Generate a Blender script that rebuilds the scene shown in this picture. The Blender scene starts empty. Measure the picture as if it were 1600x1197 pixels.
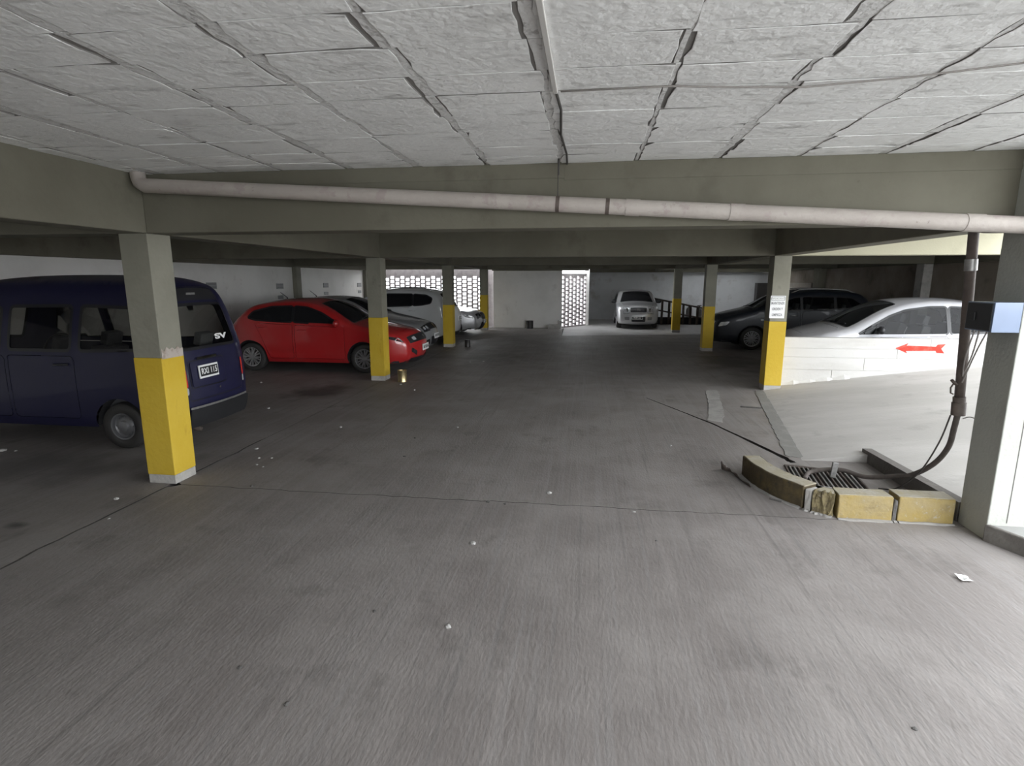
import bpy, bmesh, math, random
import numpy as np
from mathutils import Vector, Matrix
from mathutils.geometry import delaunay_2d_cdt

scene = bpy.context.scene
COL = scene.collection
rnd = random.Random(7)
PI = math.pi

# ---------------------------------------------------------------- camera, sky, exposure
cam = bpy.data.cameras.new('camera')
cam.sensor_fit = 'HORIZONTAL'; cam.sensor_width = 36.0; cam.lens = 36.0 * 860.0 / 1600.0
cam.clip_start = 0.05; cam.clip_end = 300
cam_o = bpy.data.objects.new('camera', cam); COL.objects.link(cam_o)
cam_o.location = (0, 0, 1.85)
cam_o.rotation_euler = (PI / 2 - math.atan(161 / 860.0), 0, math.radians(7.8))
scene.camera = cam_o

world = bpy.data.worlds.new('overcast_sky'); scene.world = world
world.use_nodes = True
wb = world.node_tree.nodes['Background']
wb.inputs['Color'].default_value = (0.93, 0.965, 1.0, 1)
wb.inputs['Strength'].default_value = 6.0

scene.view_settings.view_transform = 'Standard'
scene.view_settings.look = 'None'
scene.view_settings.gamma = 1.0
scene.view_settings.use_curve_mapping = False
scene.view_settings.exposure = 0.60
scene.cycles.max_bounces = 14
scene.cycles.diffuse_bounces = 8
scene.cycles.transparent_max_bounces = 16

def portal(name, loc, rot, sx, sy):            # sampling portals at the garage's daylight openings (they emit nothing themselves)
    l = bpy.data.lights.new(name, 'AREA'); l.shape = 'RECTANGLE'; l.size = sx; l.size_y = sy
    l.cycles.is_portal = True
    o = bpy.data.objects.new(name, l); COL.objects.link(o); o.location = loc; o.rotation_euler = rot
portal('street_daylight', (3.32, 0.6, 1.42), (0, PI / 2, 0), 2.55, 7.0)
portal('yard_daylight', (2.2, -3.1, 1.4), (PI / 2, 0, 0), 2.2, 2.6)
portal('ramp_daylight', (8.0, 7.1, 2.72), (0, 0, 0), 3.2, 5.6)
portal('patio_daylight', (-6.2, 22.35, 1.1), (-PI / 2, 0, 0), 4.2, 2.2)
portal('grille_daylight', (-0.62, 22.5, 1.1), (-PI / 2, 0, PI / 3), 2.0, 2.2)

# ---------------------------------------------------------------- materials
MATS = {}
def nt_new(name):
    m = bpy.data.materials.new(name); m.use_nodes = True
    nt = m.node_tree; b = nt.nodes['Principled BSDF']
    return m, nt, b

def N(nt, t, **kw):
    n = nt.nodes.new(t)
    for k, v in kw.items(): setattr(n, k, v)
    return n

def plain(name, col, rough=0.5, metal=0.0, coat=0.0, spec=0.5, var=0.0, vscale=8.0, bump=0.0, bscale=60.0):
    m, nt, b = nt_new(name)
    b.inputs['Base Color'].default_value = (*col, 1)
    b.inputs['Roughness'].default_value = rough
    b.inputs['Metallic'].default_value = metal
    b.inputs['Coat Weight'].default_value = coat
    b.inputs['Coat Roughness'].default_value = 0.06
    b.inputs['Specular IOR Level'].default_value = spec
    if var or bump:
        tc = N(nt, 'ShaderNodeTexCoord')
    if var:
        nz = N(nt, 'ShaderNodeTexNoise'); nz.inputs['Scale'].default_value = vscale; nz.inputs['Detail'].default_value = 6
        nt.links.new(tc.outputs['Object'], nz.inputs['Vector'])
        cr = N(nt, 'ShaderNodeValToRGB')
        cr.color_ramp.elements[0].position = 0.3; cr.color_ramp.elements[1].position = 0.7
        cr.color_ramp.elements[0].color = (*[c * (1 - var) for c in col], 1)
        cr.color_ramp.elements[1].color = (*[min(1, c * (1 + var)) for c in col], 1)
        nt.links.new(nz.outputs['Fac'], cr.inputs['Fac']); nt.links.new(cr.outputs['Color'], b.inputs['Base Color'])
    if bump:
        n2 = N(nt, 'ShaderNodeTexNoise'); n2.inputs['Scale'].default_value = bscale; n2.inputs['Detail'].default_value = 8
        nt.links.new(tc.outputs['Object'], n2.inputs['Vector'])
        bp = N(nt, 'ShaderNodeBump'); bp.inputs['Strength'].default_value = bump; bp.inputs['Distance'].default_value = 0.01
        nt.links.new(n2.outputs['Fac'], bp.inputs['Height']); nt.links.new(bp.outputs['Normal'], b.inputs['Normal'])
    MATS[name] = m
    return m

def worn(name, layers, rough=0.85, bump=0.35, bscale=40.0, stretch=(1, 1, 1), bstretch=(1, 1, 1)):
    """layers: [(colour,)] base then (colour, noise scale, lo, hi, (stretch)) mixed over it"""
    m, nt, b = nt_new(name)
    geo = N(nt, 'ShaderNodeNewGeometry')
    base = N(nt, 'ShaderNodeRGB'); base.outputs[0].default_value = (*layers[0][0], 1)
    cur = base.outputs[0]
    for i, L in enumerate(layers[1:]):
        col, sc, lo, hi = L[:4]; st = L[4] if len(L) > 4 else stretch
        mp = N(nt, 'ShaderNodeMapping'); mp.inputs['Scale'].default_value = st; mp.inputs['Location'].default_value = (i * 3.7, i * 1.9, i * 5.1)
        nt.links.new(geo.outputs['Position'], mp.inputs['Vector'])
        nz = N(nt, 'ShaderNodeTexNoise'); nz.inputs['Scale'].default_value = sc; nz.inputs['Detail'].default_value = 7; nz.inputs['Roughness'].default_value = 0.62
        nt.links.new(mp.outputs['Vector'], nz.inputs['Vector'])
        mr = N(nt, 'ShaderNodeMapRange'); mr.inputs['From Min'].default_value = lo; mr.inputs['From Max'].default_value = hi
        nt.links.new(nz.outputs['Fac'], mr.inputs['Value'])
        mx = N(nt, 'ShaderNodeMix', data_type='RGBA')
        nt.links.new(mr.outputs['Result'], mx.inputs['Factor']); nt.links.new(cur, mx.inputs['A'])
        mx.inputs['B'].default_value = (*col, 1)
        cur = mx.outputs['Result']
    nt.links.new(cur, b.inputs['Base Color'])
    b.inputs['Roughness'].default_value = rough
    b.inputs['Specular IOR Level'].default_value = 0.3
    mp = N(nt, 'ShaderNodeMapping'); mp.inputs['Scale'].default_value = bstretch
    nt.links.new(geo.outputs['Position'], mp.inputs['Vector'])
    n2 = N(nt, 'ShaderNodeTexNoise'); n2.inputs['Scale'].default_value = bscale; n2.inputs['Detail'].default_value = 9
    nt.links.new(mp.outputs['Vector'], n2.inputs['Vector'])
    bp = N(nt, 'ShaderNodeBump'); bp.inputs['Strength'].default_value = bump; bp.inputs['Distance'].default_value = 0.012
    nt.links.new(n2.outputs['Fac'], bp.inputs['Height']); nt.links.new(bp.outputs['Normal'], b.inputs['Normal'])
    MATS[name] = m
    m['cur'] = 0
    return m

floor_m = worn('floor_concrete', [((0.199, 0.181, 0.172),),
    ((0.254, 0.235, 0.224), 1.1, 0.42, 0.62),
    ((0.149, 0.135, 0.128), 2.6, 0.56, 0.74),
    ((0.279, 0.257, 0.246), 9.0, 0.54, 0.84, (1.0, 0.04, 1)),
    ((0.236, 0.223, 0.217), 38.0, 0.50, 0.74, (1.0, 0.015, 1)),
    ((0.159, 0.150, 0.145), 30.0, 0.56, 0.76, (1.0, 0.02, 1)),
    ((0.140, 0.127, 0.121), 12.0, 0.58, 0.86, (1.0, 0.035, 1)),
    ((0.101, 0.093, 0.086), 55.0, 0.70, 0.80),
    ((0.355, 0.330, 0.315), 90.0, 0.70, 0.80)], rough=0.62, bump=0.28, bscale=55, bstretch=(1, 0.35, 1))
def add_stain(m, spots):
    """oil stains: fixed blots on the concrete at (x, y, radius x, radius y, strength)"""
    nt = m.node_tree; b = nt.nodes['Principled BSDF']
    geo = N(nt, 'ShaderNodeNewGeometry')
    nz = N(nt, 'ShaderNodeTexNoise'); nz.inputs['Scale'].default_value = 2.2; nz.inputs['Detail'].default_value = 5
    nt.links.new(geo.outputs['Position'], nz.inputs['Vector'])
    for x, y, rx, ry, k in spots:
        cur = b.inputs['Base Color'].links[0].from_socket
        mp = N(nt, 'ShaderNodeMapping'); mp.vector_type = 'TEXTURE'
        mp.inputs['Location'].default_value = (x, y, 0); mp.inputs['Scale'].default_value = (rx, ry, 1)
        nt.links.new(geo.outputs['Position'], mp.inputs['Vector'])
        ln = N(nt, 'ShaderNodeVectorMath', operation='LENGTH'); nt.links.new(mp.outputs['Vector'], ln.inputs[0])
        ad = N(nt, 'ShaderNodeMath', operation='MULTIPLY_ADD'); ad.inputs[1].default_value = 1.6
        nt.links.new(nz.outputs['Fac'], ad.inputs[0]); nt.links.new(ln.outputs['Value'], ad.inputs[2])
        mr = N(nt, 'ShaderNodeMapRange'); mr.inputs['From Min'].default_value = 1.75; mr.inputs['From Max'].default_value = 1.05
        mr.inputs['To Max'].default_value = k
        nt.links.new(ad.outputs[0], mr.inputs['Value'])
        mx = N(nt, 'ShaderNodeMix', data_type='RGBA'); mx.inputs['B'].default_value = (0.05, 0.047, 0.045, 1)
        nt.links.new(mr.outputs['Result'], mx.inputs['Factor']); nt.links.new(cur, mx.inputs['A'])
        nt.links.new(mx.outputs['Result'], b.inputs['Base Color'])
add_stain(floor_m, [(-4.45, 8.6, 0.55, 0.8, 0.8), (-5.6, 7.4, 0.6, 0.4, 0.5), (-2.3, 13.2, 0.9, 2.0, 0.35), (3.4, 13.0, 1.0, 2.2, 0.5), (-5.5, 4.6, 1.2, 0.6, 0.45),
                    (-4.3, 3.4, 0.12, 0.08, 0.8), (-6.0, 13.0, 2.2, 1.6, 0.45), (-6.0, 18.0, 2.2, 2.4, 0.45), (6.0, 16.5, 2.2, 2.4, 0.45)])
back_floor_m = worn('light_patch_concrete', [((0.40, 0.39, 0.38),), ((0.33, 0.32, 0.31), 1.5, 0.45, 0.65)], rough=0.5, bump=0.2)  # paler tone stands in for the patch of light on the back floor
gap_m = plain('joint_dirt', (0.055, 0.05, 0.046), 0.95, var=0.3)
ramp_m = worn('ramp_concrete', [((0.40, 0.385, 0.365),), ((0.47, 0.455, 0.435), 1.2, 0.42, 0.62, (0.3, 1, 1)), ((0.31, 0.298, 0.28), 2.2, 0.56, 0.76), ((0.27, 0.26, 0.245), 40, 0.68, 0.8)], rough=0.75, bump=0.2)
patch_l_m = worn('pale_mortar', [((0.32, 0.31, 0.295),), ((0.25, 0.24, 0.23), 6, 0.45, 0.65)], bump=0.4)
patch_d_m = worn('grey_mortar', [((0.205, 0.20, 0.187),), ((0.25, 0.245, 0.23), 5, 0.5, 0.7)], bump=0.3)
kerb_m = worn('curb_concrete', [((0.135, 0.125, 0.115),), ((0.19, 0.18, 0.165), 4, 0.5, 0.7), ((0.085, 0.078, 0.07), 9, 0.58, 0.75)], bump=0.5)
walk_m = worn('sidewalk_cement', [((0.25, 0.25, 0.24),), ((0.20, 0.20, 0.19), 2, 0.5, 0.7)], bump=0.3)
yard_m = worn('pale_yard_concrete', [((0.55, 0.55, 0.53),), ((0.48, 0.48, 0.46), 2, 0.5, 0.7)], bump=0.2)
ceil_m = worn('painted_ceiling', [((0.80, 0.80, 0.79),), ((0.86, 0.86, 0.85), 1.5, 0.42, 0.62), ((0.66, 0.655, 0.645), 3.2, 0.56, 0.74), ((0.38, 0.365, 0.35), 26, 0.645, 0.74, (0.5, 1.3, 1)), ((0.55, 0.545, 0.535), 7, 0.56, 0.70, (0.5, 1.6, 1))], rough=0.9, bump=0.75, bscale=26)
ceil_j_m = worn('rough_joint_mortar', [((0.70, 0.695, 0.685),), ((0.44, 0.43, 0.42), 18, 0.54, 0.66), ((0.72, 0.715, 0.71), 30, 0.55, 0.66)], rough=0.95, bump=1.0, bscale=35)
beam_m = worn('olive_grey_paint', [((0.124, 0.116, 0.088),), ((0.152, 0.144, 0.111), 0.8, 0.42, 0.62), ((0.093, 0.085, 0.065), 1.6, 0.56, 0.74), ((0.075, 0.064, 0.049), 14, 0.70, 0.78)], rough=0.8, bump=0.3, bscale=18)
shaft_m = worn('pillar_grey_paint', [((0.209, 0.201, 0.161),), ((0.251, 0.242, 0.197), 1.3, 0.42, 0.62), ((0.159, 0.146, 0.118), 4.0, 0.6, 0.78)], rough=0.75, bump=0.3, bscale=25)
yellow_m = worn('yellow_paint', [((0.53, 0.362, 0.03),), ((0.57, 0.40, 0.045), 1.5, 0.42, 0.62), ((0.37, 0.235, 0.025), 5.0, 0.60, 0.74, (1, 1, 0.4)), ((0.36, 0.31, 0.22), 22, 0.71, 0.76)], rough=0.7, bump=0.35, bscale=25)
yellow_kerb_m = worn('faded_yellow_paint', [((0.29, 0.215, 0.075),), ((0.28, 0.225, 0.12), 3, 0.45, 0.65), ((0.22, 0.17, 0.085), 9, 0.54, 0.70), ((0.32, 0.29, 0.23), 25, 0.62, 0.72)], rough=0.8, bump=0.6, bscale=30)
kerb_top_m = worn('worn_kerb_top', [((0.32, 0.29, 0.215),), ((0.35, 0.325, 0.27), 5, 0.45, 0.62), ((0.33, 0.27, 0.13), 4, 0.62, 0.76), ((0.20, 0.18, 0.15), 18, 0.62, 0.74)], rough=0.9, bump=0.6, bscale=35)
brown_kerb_m = worn('shade_brown_yellow_paint', [((0.075, 0.058, 0.034),), ((0.13, 0.10, 0.045), 5, 0.5, 0.7), ((0.05, 0.042, 0.032), 11, 0.55, 0.7)], rough=0.8, bump=0.6, bscale=30)  # dark brown puts the shade on the curved block's side into the paint
rough_kerb_m = worn('broken_concrete', [((0.20, 0.165, 0.09),), ((0.11, 0.09, 0.055), 20, 0.48, 0.6), ((0.32, 0.28, 0.20), 32, 0.6, 0.7)], rough=0.95, bump=1.0, bscale=45)
plinth_m = worn('bare_plaster', [((0.44, 0.425, 0.40),), ((0.32, 0.31, 0.29), 8, 0.48, 0.68)], bump=0.5)
peel_m = worn('peeled_plaster', [((0.42, 0.37, 0.33),), ((0.30, 0.25, 0.21), 14, 0.48, 0.62)], bump=0.6)
pale_pillar_m = worn('pale_green_paint', [((0.40, 0.408, 0.372),), ((0.35, 0.352, 0.322), 2, 0.45, 0.65), ((0.20, 0.19, 0.175), 30, 0.70, 0.76)], rough=0.75, bump=0.35)
white_wall_m = worn('white_wall_paint', [((0.818, 0.805, 0.779),), ((0.713, 0.700, 0.673), 0.7, 0.45, 0.68), ((0.528, 0.508, 0.475), 2.4, 0.60, 0.80)], rough=0.85, bump=0.25, bscale=14)
grey_wall_m = worn('grey_wall_plaster', [((0.567, 0.574, 0.581),), ((0.472, 0.479, 0.486), 0.8, 0.45, 0.66), ((0.351, 0.324, 0.304), 1.4, 0.58, 0.76)], rough=0.9, bump=0.3, bscale=14)
brown_wall_m = worn('sooty_brown_plaster', [((0.250, 0.215, 0.177),), ((0.338, 0.297, 0.250), 0.9, 0.45, 0.66), ((0.150, 0.122, 0.100), 1.7, 0.55, 0.74)], rough=0.9, bump=0.4, bscale=12)
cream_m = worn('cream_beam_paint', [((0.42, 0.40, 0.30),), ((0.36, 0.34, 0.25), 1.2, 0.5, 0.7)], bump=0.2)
ceil_gap_m = plain('ceiling_joint_shadow_grime', (0.22, 0.21, 0.20), 0.95)
low_wall_m = worn('whitewash', [((0.56, 0.55, 0.53),), ((0.47, 0.455, 0.43), 1.6, 0.5, 0.7, (0.4, 1, 2)), ((0.26, 0.245, 0.225), 16, 0.66, 0.76, (0.35, 1, 2.5))], rough=0.85, bump=0.45, bscale=22)
block_m = worn('breeze_block_cement', [((0.42, 0.385, 0.39),), ((0.33, 0.30, 0.305), 6, 0.45, 0.65)], bump=0.4)
pipe_m = worn('peeling_pipe_paint', [((0.38, 0.34, 0.31),), ((0.43, 0.39, 0.355), 2.5, 0.45, 0.65), ((0.36, 0.31, 0.29), 6, 0.58, 0.63), ((0.27, 0.235, 0.215), 22, 0.66, 0.72)], rough=0.6, bump=0.3)
iron_m = plain('rusty_brown_iron', (0.085, 0.066, 0.056), 0.7, var=0.35, vscale=14, bump=0.3)
rubber_m = plain('black_rubber', (0.035, 0.033, 0.032), 0.75, bump=0.15)
pole_m = plain('brown_pole_paint', (0.125, 0.10, 0.088), 0.6, var=0.25, vscale=14, bump=0.2)
hose_m = plain('dusty_hose_rubber', (0.095, 0.08, 0.072), 0.8, var=0.25, vscale=20)
steel_m = plain('dull_steel', (0.33, 0.325, 0.315), 0.45, metal=0.7, var=0.2, vscale=30)
wire_m = plain('grey_cable', (0.26, 0.24, 0.225), 0.7)
dark_wire_m = plain('dark_cable', (0.05, 0.045, 0.042), 0.7)
black_m = plain('black_plastic', (0.018, 0.018, 0.02), 0.5)
trim_m = plain('satin_black_trim', (0.012, 0.012, 0.014), 0.35)
inner_m = plain('dark_interior', (0.03, 0.03, 0.033), 0.9)
seat_m = plain('grey_seat_cloth', (0.12, 0.12, 0.125), 0.95, var=0.15, vscale=40)
chrome_m = plain('chrome', (0.75, 0.75, 0.76), 0.12, metal=1.0)
alloy_m = plain('silver_alloy', (0.62, 0.62, 0.64), 0.28, metal=0.9)
dark_alloy_m = plain('steel_wheel_grey', (0.24, 0.24, 0.25), 0.45, metal=0.6)
lamp_m = plain('headlamp_lens', (0.62, 0.64, 0.67), 0.08, metal=0.35, coat=1.0)
lamp_dark_m = plain('smoked_headlamp', (0.03, 0.03, 0.034), 0.08, coat=1.0)
red_lamp_m = plain('red_lamp_lens', (0.55, 0.02, 0.015), 0.12, coat=1.0)
plate_m = plain('plate_white', (0.80, 0.80, 0.79), 0.4)
ink_m = plain('black_ink', (0.015, 0.015, 0.016), 0.5)
grey_ink_m = plain('grey_ink', (0.22, 0.22, 0.225), 0.6)
bluebox_m = plain('pale_blue_enamel', (0.135, 0.18, 0.275), 0.35, coat=0.4, var=0.06, vscale=5)
red_arrow_m = worn('red_arrow_paint', [((0.52, 0.045, 0.03),), ((0.60, 0.12, 0.09), 8, 0.5, 0.7)], bump=0.2)
gold_m = plain('brassy_tin', (0.50, 0.40, 0.22), 0.3, metal=0.85, var=0.2, vscale=20)
dark_tin_m = plain('dark_tin', (0.05, 0.047, 0.045), 0.4, metal=0.4)
stone_m = plain('pale_stone', (0.42, 0.41, 0.395), 0.9, var=0.2, vscale=60)
dark_stone_m = plain('dark_stone', (0.10, 0.095, 0.09), 0.9, var=0.2, vscale=60)
paper_m = plain('white_paper', (0.85, 0.85, 0.84), 0.8)
sign_grey_m = plain('faded_sign_paint', (0.30, 0.305, 0.30), 0.6, var=0.15, vscale=30)
board_m = plain('pale_board', (0.40, 0.355, 0.31), 0.8, var=0.1)

def paint(name, col, metal=0.0, rough=0.35, coat=1.0, dust=0.07):
    m, nt, b = nt_new(name)
    b.inputs['Base Color'].default_value = (*col, 1); b.inputs['Roughness'].default_value = rough
    b.inputs['Metallic'].default_value = metal; b.inputs['Coat Weight'].default_value = coat; b.inputs['Coat Roughness'].default_value = 0.05
    tc = N(nt, 'ShaderNodeTexCoord')
    nz = N(nt, 'ShaderNodeTexNoise'); nz.inputs['Scale'].default_value = 3.0; nz.inputs['Detail'].default_value = 6      # a film of dust
    nt.links.new(tc.outputs['Object'], nz.inputs['Vector'])
    mr = N(nt, 'ShaderNodeMapRange'); mr.inputs['From Min'].default_value = 0.45; mr.inputs['From Max'].default_value = 0.8; mr.inputs['To Max'].default_value = dust
    nt.links.new(nz.outputs['Fac'], mr.inputs['Value'])
    mx = N(nt, 'ShaderNodeMix', data_type='RGBA'); mx.inputs['A'].default_value = (*col, 1); mx.inputs['B'].default_value = (0.22, 0.21, 0.2, 1)
    nt.links.new(mr.outputs['Result'], mx.inputs['Factor'])
    nt.links.new(mx.outputs['Result'], b.inputs['Base Color'])
    MATS[name] = m
    return m

def glass(name, tint, alpha):
    """car window: a tinted pane that lets `tint` through, with a glossy face; alpha = share of dark film"""
    m = bpy.data.materials.new(name); m.use_nodes = True; nt = m.node_tree; nt.nodes.clear()
    out = N(nt, 'ShaderNodeOutputMaterial')
    tr = N(nt, 'ShaderNodeBsdfTransparent'); tr.inputs['Color'].default_value = (*tint, 1)
    gl = N(nt, 'ShaderNodeBsdfGlossy'); gl.inputs['Roughness'].default_value = 0.03; gl.inputs['Color'].default_value = (0.55, 0.55, 0.56, 1)
    di = N(nt, 'ShaderNodeBsdfDiffuse'); di.inputs['Color'].default_value = (0.02, 0.02, 0.022, 1)
    m1 = N(nt, 'ShaderNodeMixShader'); m1.inputs['Fac'].default_value = alpha
    nt.links.new(tr.outputs[0], m1.inputs[1]); nt.links.new(di.outputs[0], m1.inputs[2])
    fr = N(nt, 'ShaderNodeFresnel'); fr.inputs['IOR'].default_value = 1.32
    m2 = N(nt, 'ShaderNodeMixShader')
    nt.links.new(fr.outputs[0], m2.inputs['Fac']); nt.links.new(m1.outputs[0], m2.inputs[1]); nt.links.new(gl.outputs[0], m2.inputs[2])
    nt.links.new(m2.outputs[0], out.inputs['Surface'])
    MATS[name] = m
    return m
glass_dark = glass('black_tinted_glass', (0.05, 0.05, 0.055), 0.75)
glass_mid = glass('smoked_glass', (0.45, 0.47, 0.46), 0.12)
glass_clear = glass('clear_car_glass', (0.62, 0.64, 0.62), 0.15)
glass_van = glass('grimy_van_glass', (0.78, 0.78, 0.75), 0.12)
glass_van_side = glass('dark_van_side_glass', (0.50, 0.50, 0.48), 0.25)
p_red = paint('red_car_paint', (0.44, 0.016, 0.018))
p_blue = paint('dark_blue_van_paint', (0.006, 0.006, 0.036), rough=0.5, coat=0.2, dust=0.015)
p_grey = paint('silver_grey_car_paint', (0.42, 0.43, 0.44), 0.55, 0.3)
p_white = paint('white_car_paint', (0.66, 0.67, 0.67), 0.0, 0.4)
p_silver = paint('silver_car_paint', (0.55, 0.55, 0.56), 0.5, 0.3)
p_black = paint('black_car_paint', (0.012, 0.012, 0.014))
p_navy = paint('blue_black_car_paint', (0.010, 0.013, 0.020), rough=0.45, coat=0.15, dust=0.02)
p_pearl = paint('pearl_white_car_paint', (0.62, 0.62, 0.65), 0.15, 0.35)

# ---------------------------------------------------------------- mesh helpers
class MB:
    def __init__(s): s.v = []; s.f = []
    def add(s, vs, fs):
        b = len(s.v); s.v += [tuple(v) for v in vs]; s.f += [tuple(b + i for i in f) for f in fs]; return s
    def box(s, x0, x1, y0, y1, z0, z1, m=None):
        vs = [(x, y, z) for x in (x0, x1) for y in (y0, y1) for z in (z0, z1)]
        if m is not None: vs = [m @ Vector(v) for v in vs]
        return s.add(vs, [(0, 1, 3, 2), (4, 6, 7, 5), (0, 4, 5, 1), (2, 3, 7, 6), (0, 2, 6, 4), (1, 5, 7, 3)])
    def prism(s, poly, z0, z1, top=None):
        n = len(poly); top = top or poly
        vs = [(x, y, z0) for x, y in poly] + [(x, y, z1) for x, y in top]
        fs = [tuple(range(n))[::-1], tuple(range(n, 2 * n))] + [(i, (i + 1) % n, n + (i + 1) % n, n + i) for i in range(n)]
        return s.add(vs, fs)
    def tube(s, pts, r, seg=10, caps=True):
        pts = [Vector(p) for p in pts]; n = len(pts); rs = r if isinstance(r, (list, tuple)) else [r] * n
        vs = []; up = None
        for i, p in enumerate(pts):
            t = (pts[min(i + 1, n - 1)] - pts[max(i - 1, 0)]).normalized()
            if up is None:
                up = Vector((0, 0, 1)) if abs(t.z) < 0.9 else Vector((1, 0, 0))
            a = t.cross(up)
            if a.length < 1e-5: a = t.orthogonal()
            a.normalize(); bb = a.cross(t).normalized(); up = bb
            for k in range(seg):
                th = 2 * PI * k / seg
                vs.append(p + (a * math.cos(th) + bb * math.sin(th)) * rs[i])
        fs = [(i * seg + k, i * seg + (k + 1) % seg, (i + 1) * seg + (k + 1) % seg, (i + 1) * seg + k) for i in range(n - 1) for k in range(seg)]
        if caps: fs += [tuple(range(seg))[::-1], tuple((n - 1) * seg + k for k in range(seg))]
        return s.add(vs, fs)
    def lathe(s, prof, seg=28, axis='z', c=(0, 0, 0), close=False):
        """prof: (r, h) list; axis z or y"""
        vs = []; n = len(prof)
        for r, h in prof:
            for k in range(seg):
                th = 2 * PI * k / seg
                a, b = r * math.cos(th), r * math.sin(th)
                vs.append((c[0] + a, c[1] + b, c[2] + h) if axis == 'z' else (c[0] + a, c[1] + h, c[2] - b))
        m = n if close else n - 1
        fs = [(i * seg + k, i * seg + (k + 1) % seg, ((i + 1) % n) * seg + (k + 1) % seg, ((i + 1) % n) * seg + k) for i in range(m) for k in range(seg)]
        return s.add(vs, fs)
    def mesh(s, name, mat, smooth=False):
        me = bpy.data.meshes.new(name); me.from_pydata(s.v, [], s.f); me.validate()
        if mat: me.materials.append(mat)
        if smooth: me.polygons.foreach_set('use_smooth', [True] * len(me.polygons))
        me.update(); return me
    def obj(s, name, mat, parent=None, smooth=False, bevel=0.0, fix=False, angle=None):
        me = s.mesh(name, mat, smooth)
        if fix:
            bm = bmesh.new(); bm.from_mesh(me); bmesh.ops.recalc_face_normals(bm, faces=bm.faces); bm.to_mesh(me); bm.free()
        o = bpy.data.objects.new(name, me); COL.objects.link(o)
        if parent: o.parent = parent
        if bevel:
            md = o.modifiers.new('edge', 'BEVEL'); md.width = bevel; md.segments = 2; md.limit_method = 'ANGLE'
        if angle and smooth:
            me.set_sharp_from_angle(angle=angle)
        return o

def tag(o, label, cat, group=None):
    o['label'] = label; o['category'] = cat
    if group: o['group'] = group
    return o
def thing(name, label, cat, loc=(0, 0, 0), rz=0.0, group=None):
    o = bpy.data.objects.new(name, None); COL.objects.link(o); o.location = loc; o.rotation_euler = (0, 0, rz)
    o.empty_display_size = 0.2
    return tag(o, label, cat, group)
def struct(o):
    o['kind'] = 'structure'; return o
def text(body, size, loc, rot, mat, parent, name='lettering', extrude=0.001, bold=0.0, sx=1.0):
    c = bpy.data.curves.new(name, 'FONT'); c.body = body; c.size = size; c.extrude = extrude; c.offset = bold
    c.align_x = 'CENTER'; c.align_y = 'CENTER'; c.space_character = 1.05
    tmp = bpy.data.objects.new('tmp', c); COL.objects.link(tmp)
    me = bpy.data.meshes.new_from_object(tmp.evaluated_get(bpy.context.evaluated_depsgraph_get()))
    bpy.data.objects.remove(tmp); bpy.data.curves.remove(c)
    me.name = name; me.materials.clear(); me.materials.append(mat)
    o = bpy.data.objects.new(name, me); COL.objects.link(o); o.location = loc; o.rotation_euler = rot; o.scale = (sx, 1, 1)
    o.parent = parent; o['kind'] = 'stuff'
    return o
def jline(p, q, n, amp, seed=0, ends=True):
    r = random.Random(seed); out = []
    dx, dy = q[0] - p[0], q[1] - p[1]; L = math.hypot(dx, dy); nx, ny = -dy / L, dx / L
    for i in range(n + 1):
        t = i / n; a = 0 if (i in (0, n)) else r.uniform(-amp, amp)
        out.append((p[0] + dx * t + nx * a, p[1] + dy * t + ny * a))
    return out

# 2D triangulation of a region with holes
def inside(poly, P):
    poly = np.asarray(poly); x, y = P[:, 0], P[:, 1]; c = np.zeros(len(P), bool)
    x1, y1 = poly[:, 0], poly[:, 1]; x2, y2 = np.roll(x1, -1), np.roll(y1, -1)
    for i in range(len(poly)):
        if y1[i] == y2[i]: continue
        m = ((y1[i] > y) != (y2[i] > y)) & (x < (x2[i] - x1[i]) * (y - y1[i]) / (y2[i] - y1[i]) + x1[i])
        c ^= m
    return c
def segdist(P, A, B):
    d = np.full(len(P), 1e9)
    for a, b in zip(A, B):
        ab = b - a; L = ab @ ab
        t = np.clip(((P - a) @ ab) / (L if L > 0 else 1), 0, 1)
        q = P - (a + t[:, None] * ab)
        d = np.minimum(d, np.hypot(q[:, 0], q[:, 1]))
    return d
def tri_region(outer, holes, h, extra=None):
    loops = [np.asarray(l, float) for l in [outer] + list(holes)]
    lo, hi = loops[0].min(0), loops[0].max(0)
    gx = np.arange(lo[0] + h * 0.5, hi[0], h); gy = np.arange(lo[1] + h * 0.5, hi[1], h)
    P = np.array([(x + (h * 0.5 if j % 2 else 0), y) for j, y in enumerate(gy) for x in gx]) if len(gx) and len(gy) else np.zeros((0, 2))
    A = np.concatenate(loops); B = np.concatenate([np.roll(l, -1, 0) for l in loops])
    def keep(P, m):
        if not len(P): return P
        k = inside(loops[0], P)
        for l in loops[1:]: k &= ~inside(l, P)
        P = P[k]
        return P[segdist(P, A, B) > m] if len(P) else P
    P = keep(P, h * 0.42)
    if extra is not None and len(extra):
        E = keep(np.asarray(extra, float), 0.006); P = np.concatenate([P, E])
    vs = [Vector(v) for l in loops for v in l] + [Vector(p) for p in P]
    es = []; b = 0
    for l in loops:
        n = len(l); es += [(b + i, b + (i + 1) % n) for i in range(n)]; b += n
    r = delaunay_2d_cdt(vs, es, [], 0, 1e-6)
    V = np.array([tuple(v) for v in r[0]]); F = [tuple(f) for f in r[2]]
    Cn = np.array([V[list(f)].mean(0) for f in F])
    k = inside(loops[0], Cn)
    for l in loops[1:]: k &= ~inside(l, Cn)
    return V, [f for f, q in zip(F, k) if q]
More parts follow.
